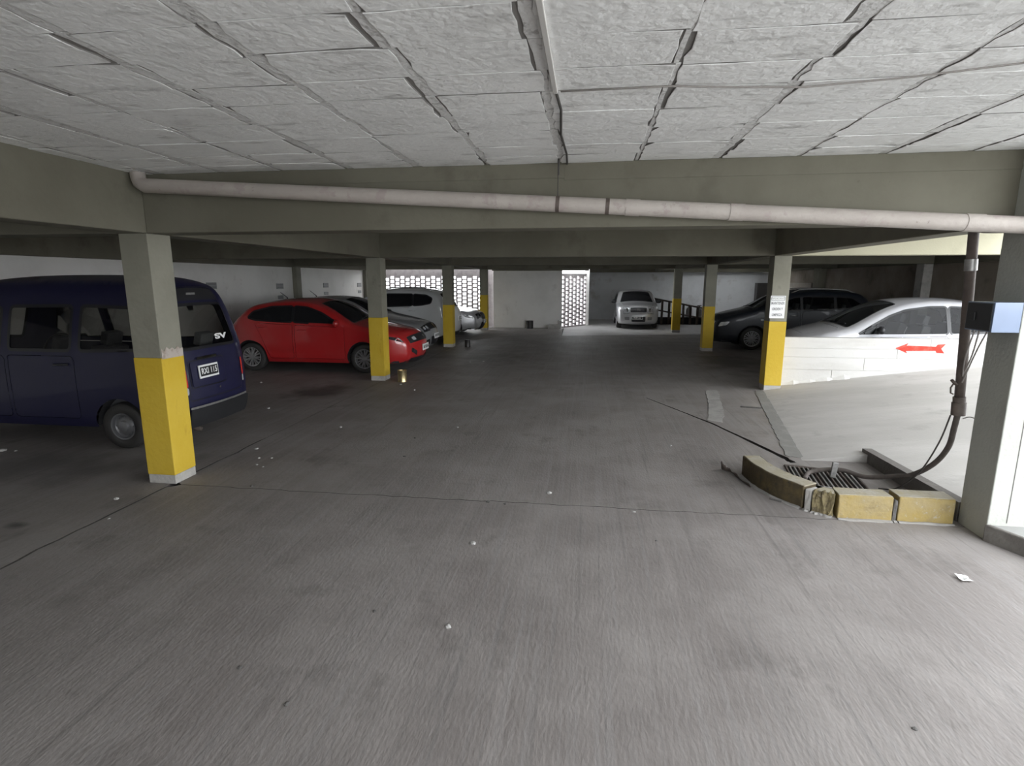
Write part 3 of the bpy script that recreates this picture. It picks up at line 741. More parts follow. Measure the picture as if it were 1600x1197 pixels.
# ---- ceiling: a slab with the cast panels standing proud of their rough joints
def make_ceiling():
    c = struct(MB().box(-8.7, 3.4, -3.0, 4.40, CZ + 0.0075, CZ + 0.3).obj('ceiling', ceil_gap_m))
    for (x0, x1, y0, y1) in ((-8.7, 6.5, 4.40, 9.75), (-8.7, 8.75, 9.75, 20.66), (-8.7, 0.7, 20.66, 21.0), (2.5, 8.75, 20.66, 21.0), (-8.7, 8.75, 21.0, 21.62), (2.6, 8.75, 21.62, 25.0), (0.0, 2.6, 21.62, 27.2), (2.6, 8.75, 25.55, 27.2), (2.6, 4.2, 25.0, 25.55), (7.4, 8.75, 25.0, 25.55)):
        MB().box(x0, x1, y0, y1, CZ + 0.01, CZ + 0.3).obj('slab', ceil_m, c)
    MB().box(-8.7, 3.4, -3.0, 0.60, CZ, CZ + 0.02).obj('slab', ceil_m, c)
    MB().box(3.10, 3.4, 0.60, 4.40, CZ, CZ + 0.02).obj('slab', ceil_m, c)
    MB().box(-8.7, -4.0, 0.60, 4.40, CZ, CZ + 0.02).obj('slab', ceil_m, c)
    xs = [-0.22 + 0.553 * k for k in range(-7, 7)]
    ys = [0.60, 0.95, 1.28, 1.60, 1.91, 2.19, 2.50, 2.765, 3.09, 3.42, 3.80, 4.10, 4.36]
    gl = [0.012, 0.030, 0.042, 0.010, 0.026, 0.034, 0.020, 0.024, 0.006, 0.030, 0.010, 0.020, 0.010, 0.02]
    nx, ny = len(xs), len(ys)
    for i in range(nx - 1):
        off = rnd.uniform(-0.014, 0.014)
        for j in range(ny - 1):
            # staggered, uneven edges: some joints closed up with paint, some open and crumbled
            s0, s1 = [gl[i + q] * rnd.choice((0.15, 0.6, 1.0, 1.0, 1.25)) for q in (0, 1)]
            sh_ = rnd.uniform(-0.03, 0.03)
            a0, a1 = xs[i] + s0 + sh_ * 0.5 + 0.008, xs[i + 1] - s1 + sh_ * 0.5 - 0.008
            b0, b1 = ys[j] + off, ys[j + 1] + off - rnd.choice([0.0, 0.002, 0.003, 0.004, 0.006, 0.010])
            if j == 0: b0 = ys[0]
            if j == ny - 2: b1 = 4.345
            c0 = rnd.choice((0, 0, 0.03, 0.05)) * rnd.random()
            pts = jline((a0 + c0, b0), (a1 - c0, b0), 6, 0.003, i * 77 + j)[:-1] + jline((a1, b0 + c0 * 0.6), (a1, b1), 4, 0.010, i * 91 + j)[:-1] + jline((a1, b1), (a0, b1), 6, 0.003, i * 55 + j)[:-1] + jline((a0, b1), (a0, b0 + c0 * 0.6), 4, 0.010, i * 33 + j)[:-1]
            cx, cy = (a0 + a1) / 2, (b0 + b1) / 2
            inner = [(cx + (x - cx) * 0.99, cy + (y - cy) * 0.985) for x, y in pts]
            z = CZ - rnd.uniform(0.0, 0.003); t1, t2 = rnd.uniform(-.0025, .0025), rnd.uniform(-.003, .003)
            n = len(pts); mb = MB()
            mb.add([(x, y, CZ + 0.009) for x, y in pts] + [(x, y, z + 0.0012 + t1 * (x - cx) / .3) for x, y in pts] + [(x, y, z + t1 * (x - cx) / .3 + t2 * (y - cy) / .2) for x, y in inner],
                   [(k, (k + 1) % n, n + (k + 1) % n, n + k) for k in range(n)] + [(n + k, n + (k + 1) % n, 2 * n + (k + 1) % n, 2 * n + k) for k in range(n)] + [tuple(range(2 * n, 3 * n))])
            po = mb.obj('panel', ceil_m, c, fix=True); po.data.materials.append(ceil_gap_m)
            for f in po.data.polygons:
                if len(f.vertices) == 4 and abs(f.normal.z) < 0.4: f.material_index = 1
    # crumbly mortar pressed into the joints between the columns of panels
    for i in range(nx):
        for j in range(ny - 1):
            w = max(gl[i], 0.006) * rnd.uniform(0.8, 1.3) + 0.006; o_ = rnd.uniform(-0.012, 0.012)
            p = [(xs[i] + o_ - w * rnd.uniform(.75, 1.15), y) for y in np.linspace(ys[j], ys[j + 1] - 0.004, 6)] + [(xs[i] + o_ + w * rnd.uniform(.75, 1.15), y) for y in np.linspace(ys[j + 1] - 0.004, ys[j], 6)]
            MB().prism(p, CZ + rnd.uniform(0.0015, 0.004), CZ + 0.009).obj('mortar_fill', ceil_j_m, c, fix=True)
make_ceiling()

# ---- beams
def beam(x0, x1, y0, y1, z0=BZ, z1=CZ + 0.02):
    return struct(MB().box(x0, x1, y0, y1, z0, z1).obj('ceiling_beam', beam_m, bevel=0.008))
beam(LX - PW, LX, -3.0, 21.6); beam(RX, RX + PW, 4.36, 27.0)
for i, y in enumerate(YB):
    b_ = beam(LX, RX + (0.0 if i else 0.6), y, y + PW)
    if i == 0: first_beam = b_
    beam(-8.3, LX - PW, y, y + PW)
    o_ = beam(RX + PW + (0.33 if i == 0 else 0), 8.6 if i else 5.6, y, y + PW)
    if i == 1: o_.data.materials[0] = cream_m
for x0, x1, z0, z1 in ((-0.2, RX + 0.6, 2.585, CZ - 0.002), (LX + 0.004, -0.2, 2.60, CZ - 0.002)):
    MB().box(x0, x1, YB[0] - 0.005, YB[0] + 0.02, z0, z1).obj('board_course', beam_m, first_beam, bevel=0.002)
beam(-8.6, -8.30, -3.0, 22.0, 2.21); beam(8.32, 8.6, 10.1, 27.0, 2.24)
beam(0.0, 8.6, 26.45, 26.75, 2.20); beam(LX, 0.0, 21.42, 21.62, 2.20)

# ---- outer walls
struct(MB().box(-8.75, -8.5, -3.0, 22.25, 0, CZ).obj('wall_left', white_wall_m))
struct(MB().box(-8.75, 1.2, -3.25, -3.0, 0, CZ).obj('wall_front', white_wall_m))
struct(MB().box(-20, 9.6, -14, -3.0, -0.3, -0.02).obj('yard', yard_m))
struct(MB().box(8.5, 8.75, 10.1, 27.2, 0, CZ).obj('wall_right', brown_wall_m))
struct(MB().box(0.02, 8.6, 26.75, 27.0, 0, CZ).obj('wall_back', grey_wall_m))
struct(MB().box(-0.16, 0.02, 23.25, 27.0, 0, CZ).obj('wall_inner', grey_wall_m))
struct(MB().box(-3.70, -1.02, 21.62, 21.82, 0, CZ).obj('wall_middle', white_wall_m))
def pil(x0, x1, y0, y1, m, nm='pilaster'): 
    return struct(MB().box(x0, x1, y0, y1, 0, 2.3).obj(nm, m, bevel=0.01))
for y in (4.35, 9.7, 15.2, 20.32): pil(-8.5, -8.36, y, y + 0.26, shaft_m)
pil(8.28, 8.5, 15.30, 15.62, plinth_m); pil(8.25, 8.5, 21.6, 22.1, shaft_m); pil(8.28, 8.5, 10.1, 10.4, shaft_m)

# ---- openwork walls of breeze blocks: ribs and staggered bars
def openwork(nm, p0, p1, z0, z1, z2, cols, pitch, th=0.16, topz=CZ):
    p0, p1 = Vector((*p0, 0)), Vector((*p1, 0)); u = (p1 - p0); L = u.length; u.normalize(); n = Vector((-u.y, u.x, 0))
    M = Matrix(((u.x, n.x, 0, p0.x), (u.y, n.y, 0, p0.y), (0, 0, 1, 0), (0, 0, 0, 1)))
    o = MB(); o.box(0, L, 0, th, 0, z0, M)
    if z2 > z1: o.box(0, L, 0, th, z1, z2, M)
    w = struct(o.obj(nm, block_m))
    cw = L / cols; rib = MB(); rib.box(-0.03, 0.03, 0, th, z0, z1); rm = rib.mesh('rib', block_m)
    br = MB(); br.box(-cw / 2 + 0.028, cw / 2 - 0.028, 0.004, th - 0.004, -0.031, 0.031); bm_ = br.mesh('bar', block_m)
    br = MB(); br.box(-cw / 2 + 0.028, cw / 2 - 0.028, 0.004, th - 0.004, 0, pitch * 0.5); bh = br.mesh('half_block', block_m)
    def put(me, name, x, z):
        q = bpy.data.objects.new(name, me); COL.objects.link(q); q.parent = w
        q.matrix_local = M @ Matrix.Translation((x, 0, z))
    for k in range(cols + 1): put(rm, 'rib', k * cw, 0)
    for k in range(cols):
        zz = z1 - (0.5 * pitch if k % 2 else 0.0)
        if k % 2: put(bh, 'half_block', (k + 0.5) * cw, z1 - pitch * 0.5)
        while zz > z0 + 0.03:
            put(bm_, 'bar', (k + 0.5) * cw, zz); zz -= pitch
    return w
g1 = openwork('wall_openwork', (-8.5, 22.0), (-4.20, 22.0), 0.24, 2.03, 2.36, 20, 0.162, 0.10)
MB().box(-4.20, -3.66, 22.0, 22.2, 0, CZ).obj('wall_end', block_m, g1)
g2 = openwork('wall_grille', (-1.02, 21.66), (-0.05, 23.22), 0.05, 2.02, 2.10, 7, 0.165, 0.09)
MB().box(-0.10, 0.03, 23.16, 23.34, 0, CZ).obj('jamb', white_wall_m, g2)

# ---- pillars
def pillar(x, y, label, band=1.17, w=PW, mats=None, peel=False):
    t = thing('pillar', label, 'pillar', (x, y, 0), 0)
    j = lambda a: a
    MB().box(0, w, 0, w, 0, 0.085).obj('plinth', plinth_m, t, bevel=0.006)
    e = 0.003
    MB().box(-e, w + e, -e, w + e, 0.085, band).obj('painted_band', yellow_m, t, bevel=0.006)
    MB().box(0, w, 0, w, band, BZ).obj('shaft', shaft_m, t, bevel=0.006)
    if peel:
        ys = np.linspace(0.004, w - 0.004, 9); V = [(w + 0.0012, a, band - 0.01) for a in ys] + [(w + 0.0012, a, band + 0.05 + rnd.uniform(0.0, 0.045)) for a in ys]
        V2 = [(x_ + 0.004, a, b) for x_, a, b in V]; n = 9
        mb = MB(); mb.add(V + V2, [(18 + i, 18 + i + 1, 18 + n + i + 1, 18 + n + i) for i in range(8)] + [(n + i, n + i + 1, 18 + n + i + 1, 18 + n + i) for i in range(8)])
        mb.obj('peeled_patch', peel_m, t, fix=False)
    return t
pillar(LX - PW, YB[0], 'thick grey and yellow pillar standing beside the tail of the blue minivan', peel=True)
pillar(LX - PW, YB[1], 'yellow-banded pillar in front of the red hatchback with a brassy can beside it')
pillar(LX - PW, YB[2], 'yellow-banded pillar in front of the white people carrier with a dark can beside it')
pillar(LX - PW, YB[3], 'yellow-banded pillar adjoining the plain white wall at the end of the aisle', 1.30)
rp = pillar(RX, YB[1], 'brightly lit yellow-banded pillar carrying the white notice at the end of the low wall')
pillar(RX, YB[2], 'yellow-banded pillar by the nose of the blue-black estate car')
pillar(RX, YB[3], 'farthest yellow-banded pillar beside the railing and the old silver hatchback', 1.2)
bp_ = thing('pillar', 'big unpainted pale green pillar with dark side, carrying the pale blue box', 'pillar', (2.88, 4.13, 0))
MB().box(0, 0.45, 0, 0.30, 0, CZ).obj('shaft', pale_pillar_m, bp_, bevel=0.006)
MB().box(0.12, 0.126, -0.0015, 0.01, 0.14, 1.9).obj('crack', dark_stone_m, bp_)

# ---- low whitewashed wall with board-cast courses and the arrow
lw = thing('low_wall', 'low whitewashed wall along the ramp with a red arrow painted on it', 'wall', (RX + PW, 9.98, 0))
zs = [-0.02, 0.33, 0.545, 0.70, 0.885]
for i in range(4):
    x = 0.0; nx = [5.9] if i < 1 else None
    cuts = [0, 0.9 + 0.5 * i, 2.6 + 0.2 * i, 4.3, 5.35]
    for a, b in zip(cuts[:-1], cuts[1:]):
        yo = rnd.uniform(-0.003, 0.003)
        MB().box(a + 0.002, b - 0.002, yo, 0.16, zs[i] + 0.002, zs[i + 1] - 0.002).obj('course', low_wall_m, lw, bevel=0.004)
MB().box(0, 5.35, 0.01, 0.15, 0, 0.88).obj('core', low_wall_m, lw)
ax, az = 1.86, 0.725                    # arrow
arrow = [(0, 0), (0.19, 0.085), (0.165, 0.045), (0.62, 0.035), (0.64, 0.07), (0.76, 0.078), (0.70, 0.0), (0.76, -0.078), (0.64, -0.07), (0.62, -0.035), (0.165, -0.045), (0.19, -0.085)]
mb = MB(); n = len(arrow)
mb.add([(ax + x, -0.0055, az + z) for x, z in arrow] + [(ax + x, 0.004, az + z) for x, z in arrow], [tuple(range(n))[::-1] , tuple(range(n, 2 * n))] + [(i, (i + 1) % n, n + (i + 1) % n, n + i) for i in range(n)])
tag_a = mb.obj('arrow', red_arrow_m, lw, fix=True); tag_a['label'] = 'red painted arrow'
# crumbly foot where wall meets ramp
mb = MB(); pts = [(0.02 + 0.09 * k, -0.012 - rnd.uniform(0, 0.035), 0.005 + 0.013 * k * 0.9 + rnd.uniform(0.035, 0.085)) for k in range(14)]
mb.add([(x, 0.0, z + 0.03) for x, y, z in pts] + [(x, y - 0.02, z - 0.03) for x, y, z in pts] + [(x, y - 0.05, z - 0.12) for x, y, z in pts], [(i, i + 1, 14 + i + 1, 14 + i) for i in range(13)] + [(14 + i, 15 + i, 29 + i, 28 + i) for i in range(13)])
mb.obj('crumbled_foot', low_wall_m, lw, fix=True)

# ================================================================ CARS
def cars():
    # 1. small blue van, tail towards the aisle
    d = dict(cat='van', paint=p_blue, glass=glass_van, W=0.72, belt=(1.0, 1.02), tumble=0.17, r=0.10, tf=(0.5, 0.12), tr=(0.35, 0.10), zb=0.24,
        prof=[(0.10, 0.22, .02), (0.0, 0.34, .05), (0.0, 0.55, .08), (0.04, 0.85, .09), (0.12, 1.05, .09), (0.38, 1.55, .08), (0.52, 1.74, .05), (0.75, 1.82, .05), (1.4, 1.86, .05), (2.3, 1.86, .05), (2.80, 1.845, .05), (3.00, 1.79, .05), (3.11, 1.62, .05), (3.22, 1.10, .05), (3.26, 0.95, .05), (3.28, 0.60, .05), (3.28, 0.40, .04), (3.24, 0.22, .02)],
        wheels=(0.55, 2.62, 0.262), rim='steel', tyre=0.165, track=0.10,
        windows=[[(0.42, 1.08), (0.62, 1.52), (1.22, 1.55), (1.22, 1.10)], [(1.34, 1.10), (1.34, 1.56), (2.10, 1.57), (2.10, 1.10)], [(2.22, 1.10), (2.22, 1.57), (2.90, 1.55), (2.98, 1.12)]],
        doors=[[(0.84, 0.34), (1.27, 0.34), (1.27, 1.04), (0.55, 1.04), (0.55, 0.80), (0.86, 0.62)], [(1.31, 0.34), (2.14, 0.34), (2.14, 1.04), (1.31, 1.04)]],
        ws=(0.14, 0.46), rw=(3.11, 3.25), rw_z=1.06, side_glass=glass_van_side, handle_m=black_m,
        rear=[('rear_bumper', black_m, [(0.20, -1.0), (0.20, 1.0), (0.42, 1.0), (0.42, -1.0)], 0.05, False),
              ('bumper_lip', steel_m, [(0.42, -0.98), (0.42, 0.98), (0.445, 0.98), (0.445, -0.98)], 0.035, False),
              ('tailgate_seam', trim_m, [(0.50, -0.90), (0.50, 0.90), (1.74, 0.80), (1.74, -0.80)], 0.002, False),
              ('plate_recess', p_blue, [(0.66, -0.80), (0.66, 0.20), (0.93, 0.20), (0.93, -0.80)], 0.014, False), ('plate_recess_seam', trim_m, [(0.64, -0.83), (0.64, 0.23), (0.95, 0.23), (0.95, -0.83)], 0.006, False),
              ('handle_strip', chrome_m, [(0.955, -0.62), (0.955, -0.02), (0.975, -0.02), (0.975, -0.62)], 0.026, False),
              ('roof_panel_trim', black_m, [(1.60, -0.80), (1.60, 0.80), (1.72, 0.74), (1.72, -0.74)], 0.006, False),
              ('reversing_lamp', lamp_m, [(0.58, 0.915), (0.58, 0.99), (0.66, 0.99), (0.66, 0.915)], 0.008, True),
              ('tail_lamp', red_lamp_m, [(0.665, 0.915), (0.665, 0.99), (0.88, 0.99), (0.88, 0.915)], 0.008, True),
              ('tailgate_lock', chrome_m, [(0.585, -0.05), (0.585, 0.0), (0.61, 0.0), (0.61, -0.05)], 0.012, False)],
        rear_plate=(0.815, -0.34, 'RXI 115', ink_m, plate_m, (0.32, 0.15), 0.82),
        seats=[(1.0, -0.32, 0.22), (1.0, 0.32, 0.22), (2.25, 0.0, 0.55)], wheel_at=(0.85, 0.32, 1.0))
    van, sh = build_car('minivan', 'small dark blue minivan parked tail out behind the thick yellow-banded pillar', (-7.66, 5.93, 0), 0, d)
    # decals on the tailgate glass
    for tx, z, v, sz, m in (('SV', 1.17, 0.36, 0.085, plate_m),):
        c = sh.skin(np.array([[sh.sr(z), v * sh.W]]), 0.006)[0]; u = sh.skin(np.array([[sh.sr(z + .06), v * sh.W]]), 0.006)[0]
        tl = math.atan2(u[0] - c[0], u[2] - c[2])
        o = text(tx, sz, (0, 0, 0), (0, 0, 0), m, van, 'tailgate_decal', bold=0.004, sx=1.5)
        o.matrix_local = Matrix.Translation(c) @ Matrix.Rotation(tl, 4, 'Y') @ Matrix.Rotation(PI / 2, 4, 'Z') @ Matrix.Rotation(PI / 2, 4, 'X') @ Matrix.Diagonal((2.2, 1, 1, 1))
    c = sh.skin(np.array([[sh.sr(1.66), -0.20 * sh.W]]), 0.012)[0]
    MB().box(-0.006, 0.006, -0.07, 0.07, -0.012, 0.012).obj('brake_lamp', steel_m, van).location = c
    MB().tube([(3.05, -0.25, 0.24), (3.05, -0.25, 0.17), (3.14, -0.25, 0.14), (3.22, -0.25, 0.14)], 0.025, 8).obj('exhaust_pipe', iron_m, van, True)

    hatch = [(0.12, 0.19, .04), (0.0, 0.27, .10), (-0.02, 0.45, .14), (0.0, 0.60, .15), (0.06, 0.70, .13), (0.16, 0.77, .09), (0.55, 0.88, .05), (1.02, 0.965, .05), (1.18, 1.02, .07), (1.55, 1.25, .08), (1.86, 1.385, .06), (2.2, 1.44, .05), (2.7, 1.43, .05), (3.1, 1.37, .05), (3.32, 1.31, .05), (3.55, 1.12, .06), (3.70, 0.98, .07), (3.80, 0.90, .07), (3.86, 0.70, .08), (3.87, 0.45, .08), (3.80, 0.20, .04)]
    # 2. red hatchback
    d = dict(paint=p_red, glass=glass_dark, W=0.84, belt=(0.93, 1.04), prof=hatch, wheels=(0.86, 3.28, 0.295), rim=8, r=0.11,
        windows=[[(1.34, 0.985), (1.72, 1.20), (2.02, 1.305), (2.30, 1.33), (2.30, 1.02)], [(2.34, 1.02), (2.34, 1.33), (2.80, 1.315), (3.18, 1.22), (3.30, 1.10), (3.12, 1.055)]],
        doors=[[(1.24, 0.28), (2.30, 0.28), (2.30, 0.96), (1.24, 0.92)], [(2.34, 0.28), (2.86, 0.28), (3.02, 0.70), (3.16, 1.0), (2.34, 0.965)]],
        ws=(1.08, 1.84), rw=(3.36, 3.72), hood=(0.20, 1.0), hood_w=(0.72, 0.90), mirror=(1.36, 0.98), antenna=(2.85, 0.22), trim_m=trim_m,
        side_lamps=[('pillar_cover', trim_m, [(2.285, 1.03), (2.355, 1.03), (2.355, 1.32), (2.285, 1.32)]), ('headlamp', lamp_dark_m, [(0.06, 0.62), (0.36, 0.70), (0.42, 0.755), (0.16, 0.72)]), ('turn_strip', chrome_m, [(0.52, 0.70), (0.66, 0.705), (0.66, 0.72), (0.52, 0.715)])],
        front=[('grille', black_m, [(0.575, -0.98), (0.575, 0.98), (0.70, 0.99), (0.68, 0.4), (0.68, -0.4), (0.70, -0.99)], 0.010, False),
               ('headlamp_bulb', lamp_m, [(0.615, 0.62), (0.615, 0.80), (0.665, 0.82), (0.665, 0.64)], 0.018, True),
               ('emblem', chrome_m, [(0.615, -0.09), (0.615, 0.09), (0.645, 0.09), (0.645, -0.09)], 0.02, False),
               ('fog_inlet', black_m, [(0.34, 0.66), (0.42, 0.98), (0.50, 0.95), (0.42, 0.66)], 0.008, True),
               ('lower_grille', black_m, [(0.22, -0.98), (0.22, 0.98), (0.29, 0.99), (0.33, 0.4), (0.33, -0.4), (0.29, -0.99)], 0.012, False)],
        front_plate=(0.46, 0.0, 'AE 355 AA', plate_m, ink_m),
        rear=[('tail_lamp', red_lamp_m, [(0.80, 0.70), (0.80, 0.98), (0.95, 0.96), (0.95, 0.72)], 0.008, True)],
        seats=[(1.7, -0.38, 0.24), (1.7, 0.38, 0.24), (2.5, 0, 0.6)])
    build_car('hatchback', 'bright red five-door hatchback with black windows parked nose out between yellow pillars', (-3.55, 11.22, 0), PI, d)
    # 3. silver grey sedan
    sedan = [(0.14, 0.19, .04), (0.02, 0.27, .10), (0.0, 0.45, .14), (0.02, 0.60, .14), (0.09, 0.70, .12), (0.22, 0.78, .09), (0.6, 0.89, .05), (1.08, 0.975, .05), (1.28, 1.03, .07), (1.68, 1.27, .08), (2.02, 1.38, .06), (2.4, 1.42, .05), (2.9, 1.40, .05), (3.25, 1.33, .05), (3.65, 1.12, .06), (3.80, 1.04, .05), (4.18, 1.02, .05), (4.30, 0.96, .06), (4.36, 0.70, .07), (4.36, 0.42, .07), (4.28, 0.20, .04)]
    d = dict(paint=p_grey, glass=glass_dark, W=0.84, belt=(0.93, 1.02), prof=sedan, wheels=(0.88, 3.45, 0.30), rim=5, r=0.10,
        windows=[[(1.42, 0.985), (1.82, 1.21), (2.12, 1.295), (2.42, 1.31), (2.42, 1.0)], [(2.46, 1.0), (2.46, 1.31), (2.90, 1.295), (3.30, 1.17), (3.42, 1.05)]],
        doors=[[(1.28, 0.28), (2.42, 0.28), (2.42, 0.95), (1.28, 0.92)], [(2.46, 0.28), (3.02, 0.28), (3.16, 0.68), (3.36, 0.98), (2.46, 0.955)]],
        ws=(1.16, 2.0), rw=(3.28, 3.74), hood=(0.26, 1.08), hood_w=(0.72, 0.90), mirror=(1.44, 0.98), antenna=(3.0, 0.25),
        side_lamps=[('headlamp', lamp_dark_m, [(0.08, 0.60), (0.36, 0.67), (0.44, 0.74), (0.16, 0.71)])],
        front=[('grille', black_m, [(0.60, -0.55), (0.60, 0.55), (0.70, 0.55), (0.70, -0.55)], 0.008, False),
               ('headlamp', lamp_dark_m, [(0.585, 0.54), (0.575, 0.98), (0.70, 0.99), (0.70, 0.54)], 0.010, True),
               ('headlamp_bulb', lamp_m, [(0.62, 0.62), (0.62, 0.74), (0.68, 0.74), (0.68, 0.62)], 0.018, True),
               ('headlamp_bulb', lamp_m, [(0.62, 0.80), (0.62, 0.92), (0.68, 0.92), (0.68, 0.80)], 0.018, True),
               ('emblem', chrome_m, [(0.61, -0.08), (0.61, 0.08), (0.69, 0.08), (0.69, -0.08)], 0.02, False),
               ('lower_grille', black_m, [(0.31, -0.50), (0.31, 0.50), (0.47, 0.56), (0.47, -0.56)], 0.010, False),
               ('fog_inlet', black_m, [(0.31, 0.62), (0.31, 0.97), (0.40, 0.90), (0.42, 0.68)], 0.010, True),
               ('front_lip', trim_m, [(0.21, -0.96), (0.21, 0.96), (0.245, 0.97), (0.245, -0.97)], 0.012, False)],
        front_plate=(0.47, 0.0, 'AD 471 KF', plate_m, ink_m),
        rear=[('tail_lamp', red_lamp_m, [(0.80, 0.55), (0.80, 0.98), (0.95, 0.96), (0.95, 0.55)], 0.008, True)],
        seats=[(1.8, -0.38, 0.24), (1.8, 0.38, 0.24), (2.75, 0, 0.6)])
    build_car('sedan', 'silver grey sedan with white plate parked just behind the red hatchback', (-3.93, 13.55, 0), PI, d)
    # 4. white people carrier, tail out
    mpv = [(0.12, 0.20, .04), (0.0, 0.30, .10), (0.0, 0.55, .13), (0.05, 0.72, .12), (0.18, 0.84, .08), (0.55, 0.96, .05), (0.95, 1.04, .06), (1.15, 1.12, .07), (1.65, 1.42, .07), (1.95, 1.52, .05), (2.4, 1.575, .05), (3.0, 1.57, .05), (3.5, 1.53, .05), (3.72, 1.47, .05), (3.92, 1.25, .07), (4.05, 1.02, .08), (4.12, 0.85, .09), (4.14, 0.55, .09), (4.12, 0.36, .08), (4.04, 0.20, .04)]
    d = dict(paint=p_white, glass=glass_dark, W=0.86, belt=(1.0, 1.10), prof=mpv, wheels=(0.86, 3.40, 0.30), rim='cover', r=0.11,
        windows=[[(1.30, 1.06), (1.70, 1.32), (2.00, 1.42), (2.16, 1.43), (2.16, 1.08)], [(2.20, 1.08), (2.20, 1.44), (3.0, 1.44), (3.0, 1.11)], [(3.04, 1.11), (3.04, 1.44), (3.42, 1.41), (3.60, 1.32), (3.56, 1.18), (3.30, 1.13)]],
        doors=[[(1.26, 0.28), (2.16, 0.28), (2.16, 1.03), (1.26, 1.0)], [(2.20, 0.28), (2.96, 0.28), (3.04, 0.60), (3.18, 0.9), (3.0, 1.06), (2.20, 1.03)]],
        ws=(1.02, 1.92), rw=(3.74, 4.02), rw_z=1.02, hood=(0.24, 0.98), hood_w=(0.74, 0.9), mirror=(1.32, 1.04), rails=(2.0, 3.6, chrome_m),
        rear=[('tail_lamp', lamp_dark_m, [(0.84, 0.74), (0.84, 1.0), (1.02, 0.99), (1.02, 0.78)], 0.010, True),
              ('rear_bumper_insert', black_m, [(0.22, -0.9), (0.22, 0.9), (0.34, 0.9), (0.34, -0.9)], 0.012, False),
              ('tailgate', p_white, [(0.50, -0.70), (0.50, 0.70), (0.96, 0.70), (0.96, -0.70)], 0.006, False)],
        side_lamps=[('pillar_cover', trim_m, [(2.145, 1.09), (2.215, 1.09), (2.215, 1.42), (2.145, 1.42)]), ('pillar_cover', trim_m, [(2.985, 1.115), (3.055, 1.115), (3.055, 1.43), (2.985, 1.43)])],
        rear_plate=(0.70, 0.0, 'OKD 280', ink_m, plate_m),
        seats=[(1.75, -0.38, 0.24), (1.75, 0.38, 0.24), (2.65, 0, 0.6)])
    build_car('people_carrier', 'white people carrier with roof rails parked tail out by the openwork wall', (-8.12, 16.58, 0), 0, d)
    # 5. silver car behind the third pillar
    d = dict(paint=p_silver, glass=glass_dark, W=0.84, belt=(0.95, 1.05), prof=[(x, z * 0.97, b) for x, z, b in hatch], wheels=(0.82, 3.28, 0.295), rim='cover',
        windows=[[(1.34, 0.985), (1.72, 1.18), (2.02, 1.27), (2.30, 1.29), (2.30, 1.02)], [(2.34, 1.02), (2.34, 1.29), (2.80, 1.275), (3.18, 1.19), (3.26, 1.10), (3.12, 1.06)]],
        ws=(1.08, 1.84), rw=(3.36, 3.72), hood=(0.22, 1.0), hood_w=(0.72, 0.90), mirror=(1.36, 0.98), h=0.1,
        side_lamps=[('headlamp', lamp_dark_m, [(0.08, 0.56), (0.36, 0.62), (0.46, 0.72), (0.16, 0.68)])],
        front=[('grille', black_m, [(0.50, -0.5), (0.50, 0.5), (0.66, 0.5), (0.66, -0.5)], 0.01, False),
               ('headlamp', lamp_dark_m, [(0.56, 0.56), (0.54, 0.98), (0.68, 0.98), (0.68, 0.56)], 0.010, True),
               ('lower_grille', black_m, [(0.22, -0.72), (0.22, 0.72), (0.42, 0.60), (0.42, -0.60)], 0.012, False),
               ('fog_lamp', lamp_m, [(0.30, 0.78), (0.30, 0.92), (0.37, 0.92), (0.37, 0.78)], 0.012, True)],
        front_plate=(0.44, 0.0, 'NPR 604', ink_m, plate_m))
    build_car('hatchback', 'silver hatchback in the last bay beside the openwork wall, mostly behind a pillar', (-3.72, 18.98, 0), PI, d)
    # 6. old silver hatchback facing the camera at the far end
    old = [(0.12, 0.20, .04), (0.02, 0.26, .08), (0.0, 0.42, .12), (0.02, 0.56, .12), (0.07, 0.74, .10), (0.16, 0.84, .07), (0.6, 0.90, .05), (1.0, 0.955, .05), (1.14, 1.0, .07), (1.50, 1.25, .07), (1.74, 1.37, .05), (2.1, 1.415, .05), (2.7, 1.40, .05), (3.05, 1.33, .05), (3.45, 1.0, .06), (3.65, 0.93, .05), (3.72, 0.6, .07), (3.66, 0.22, .04)]
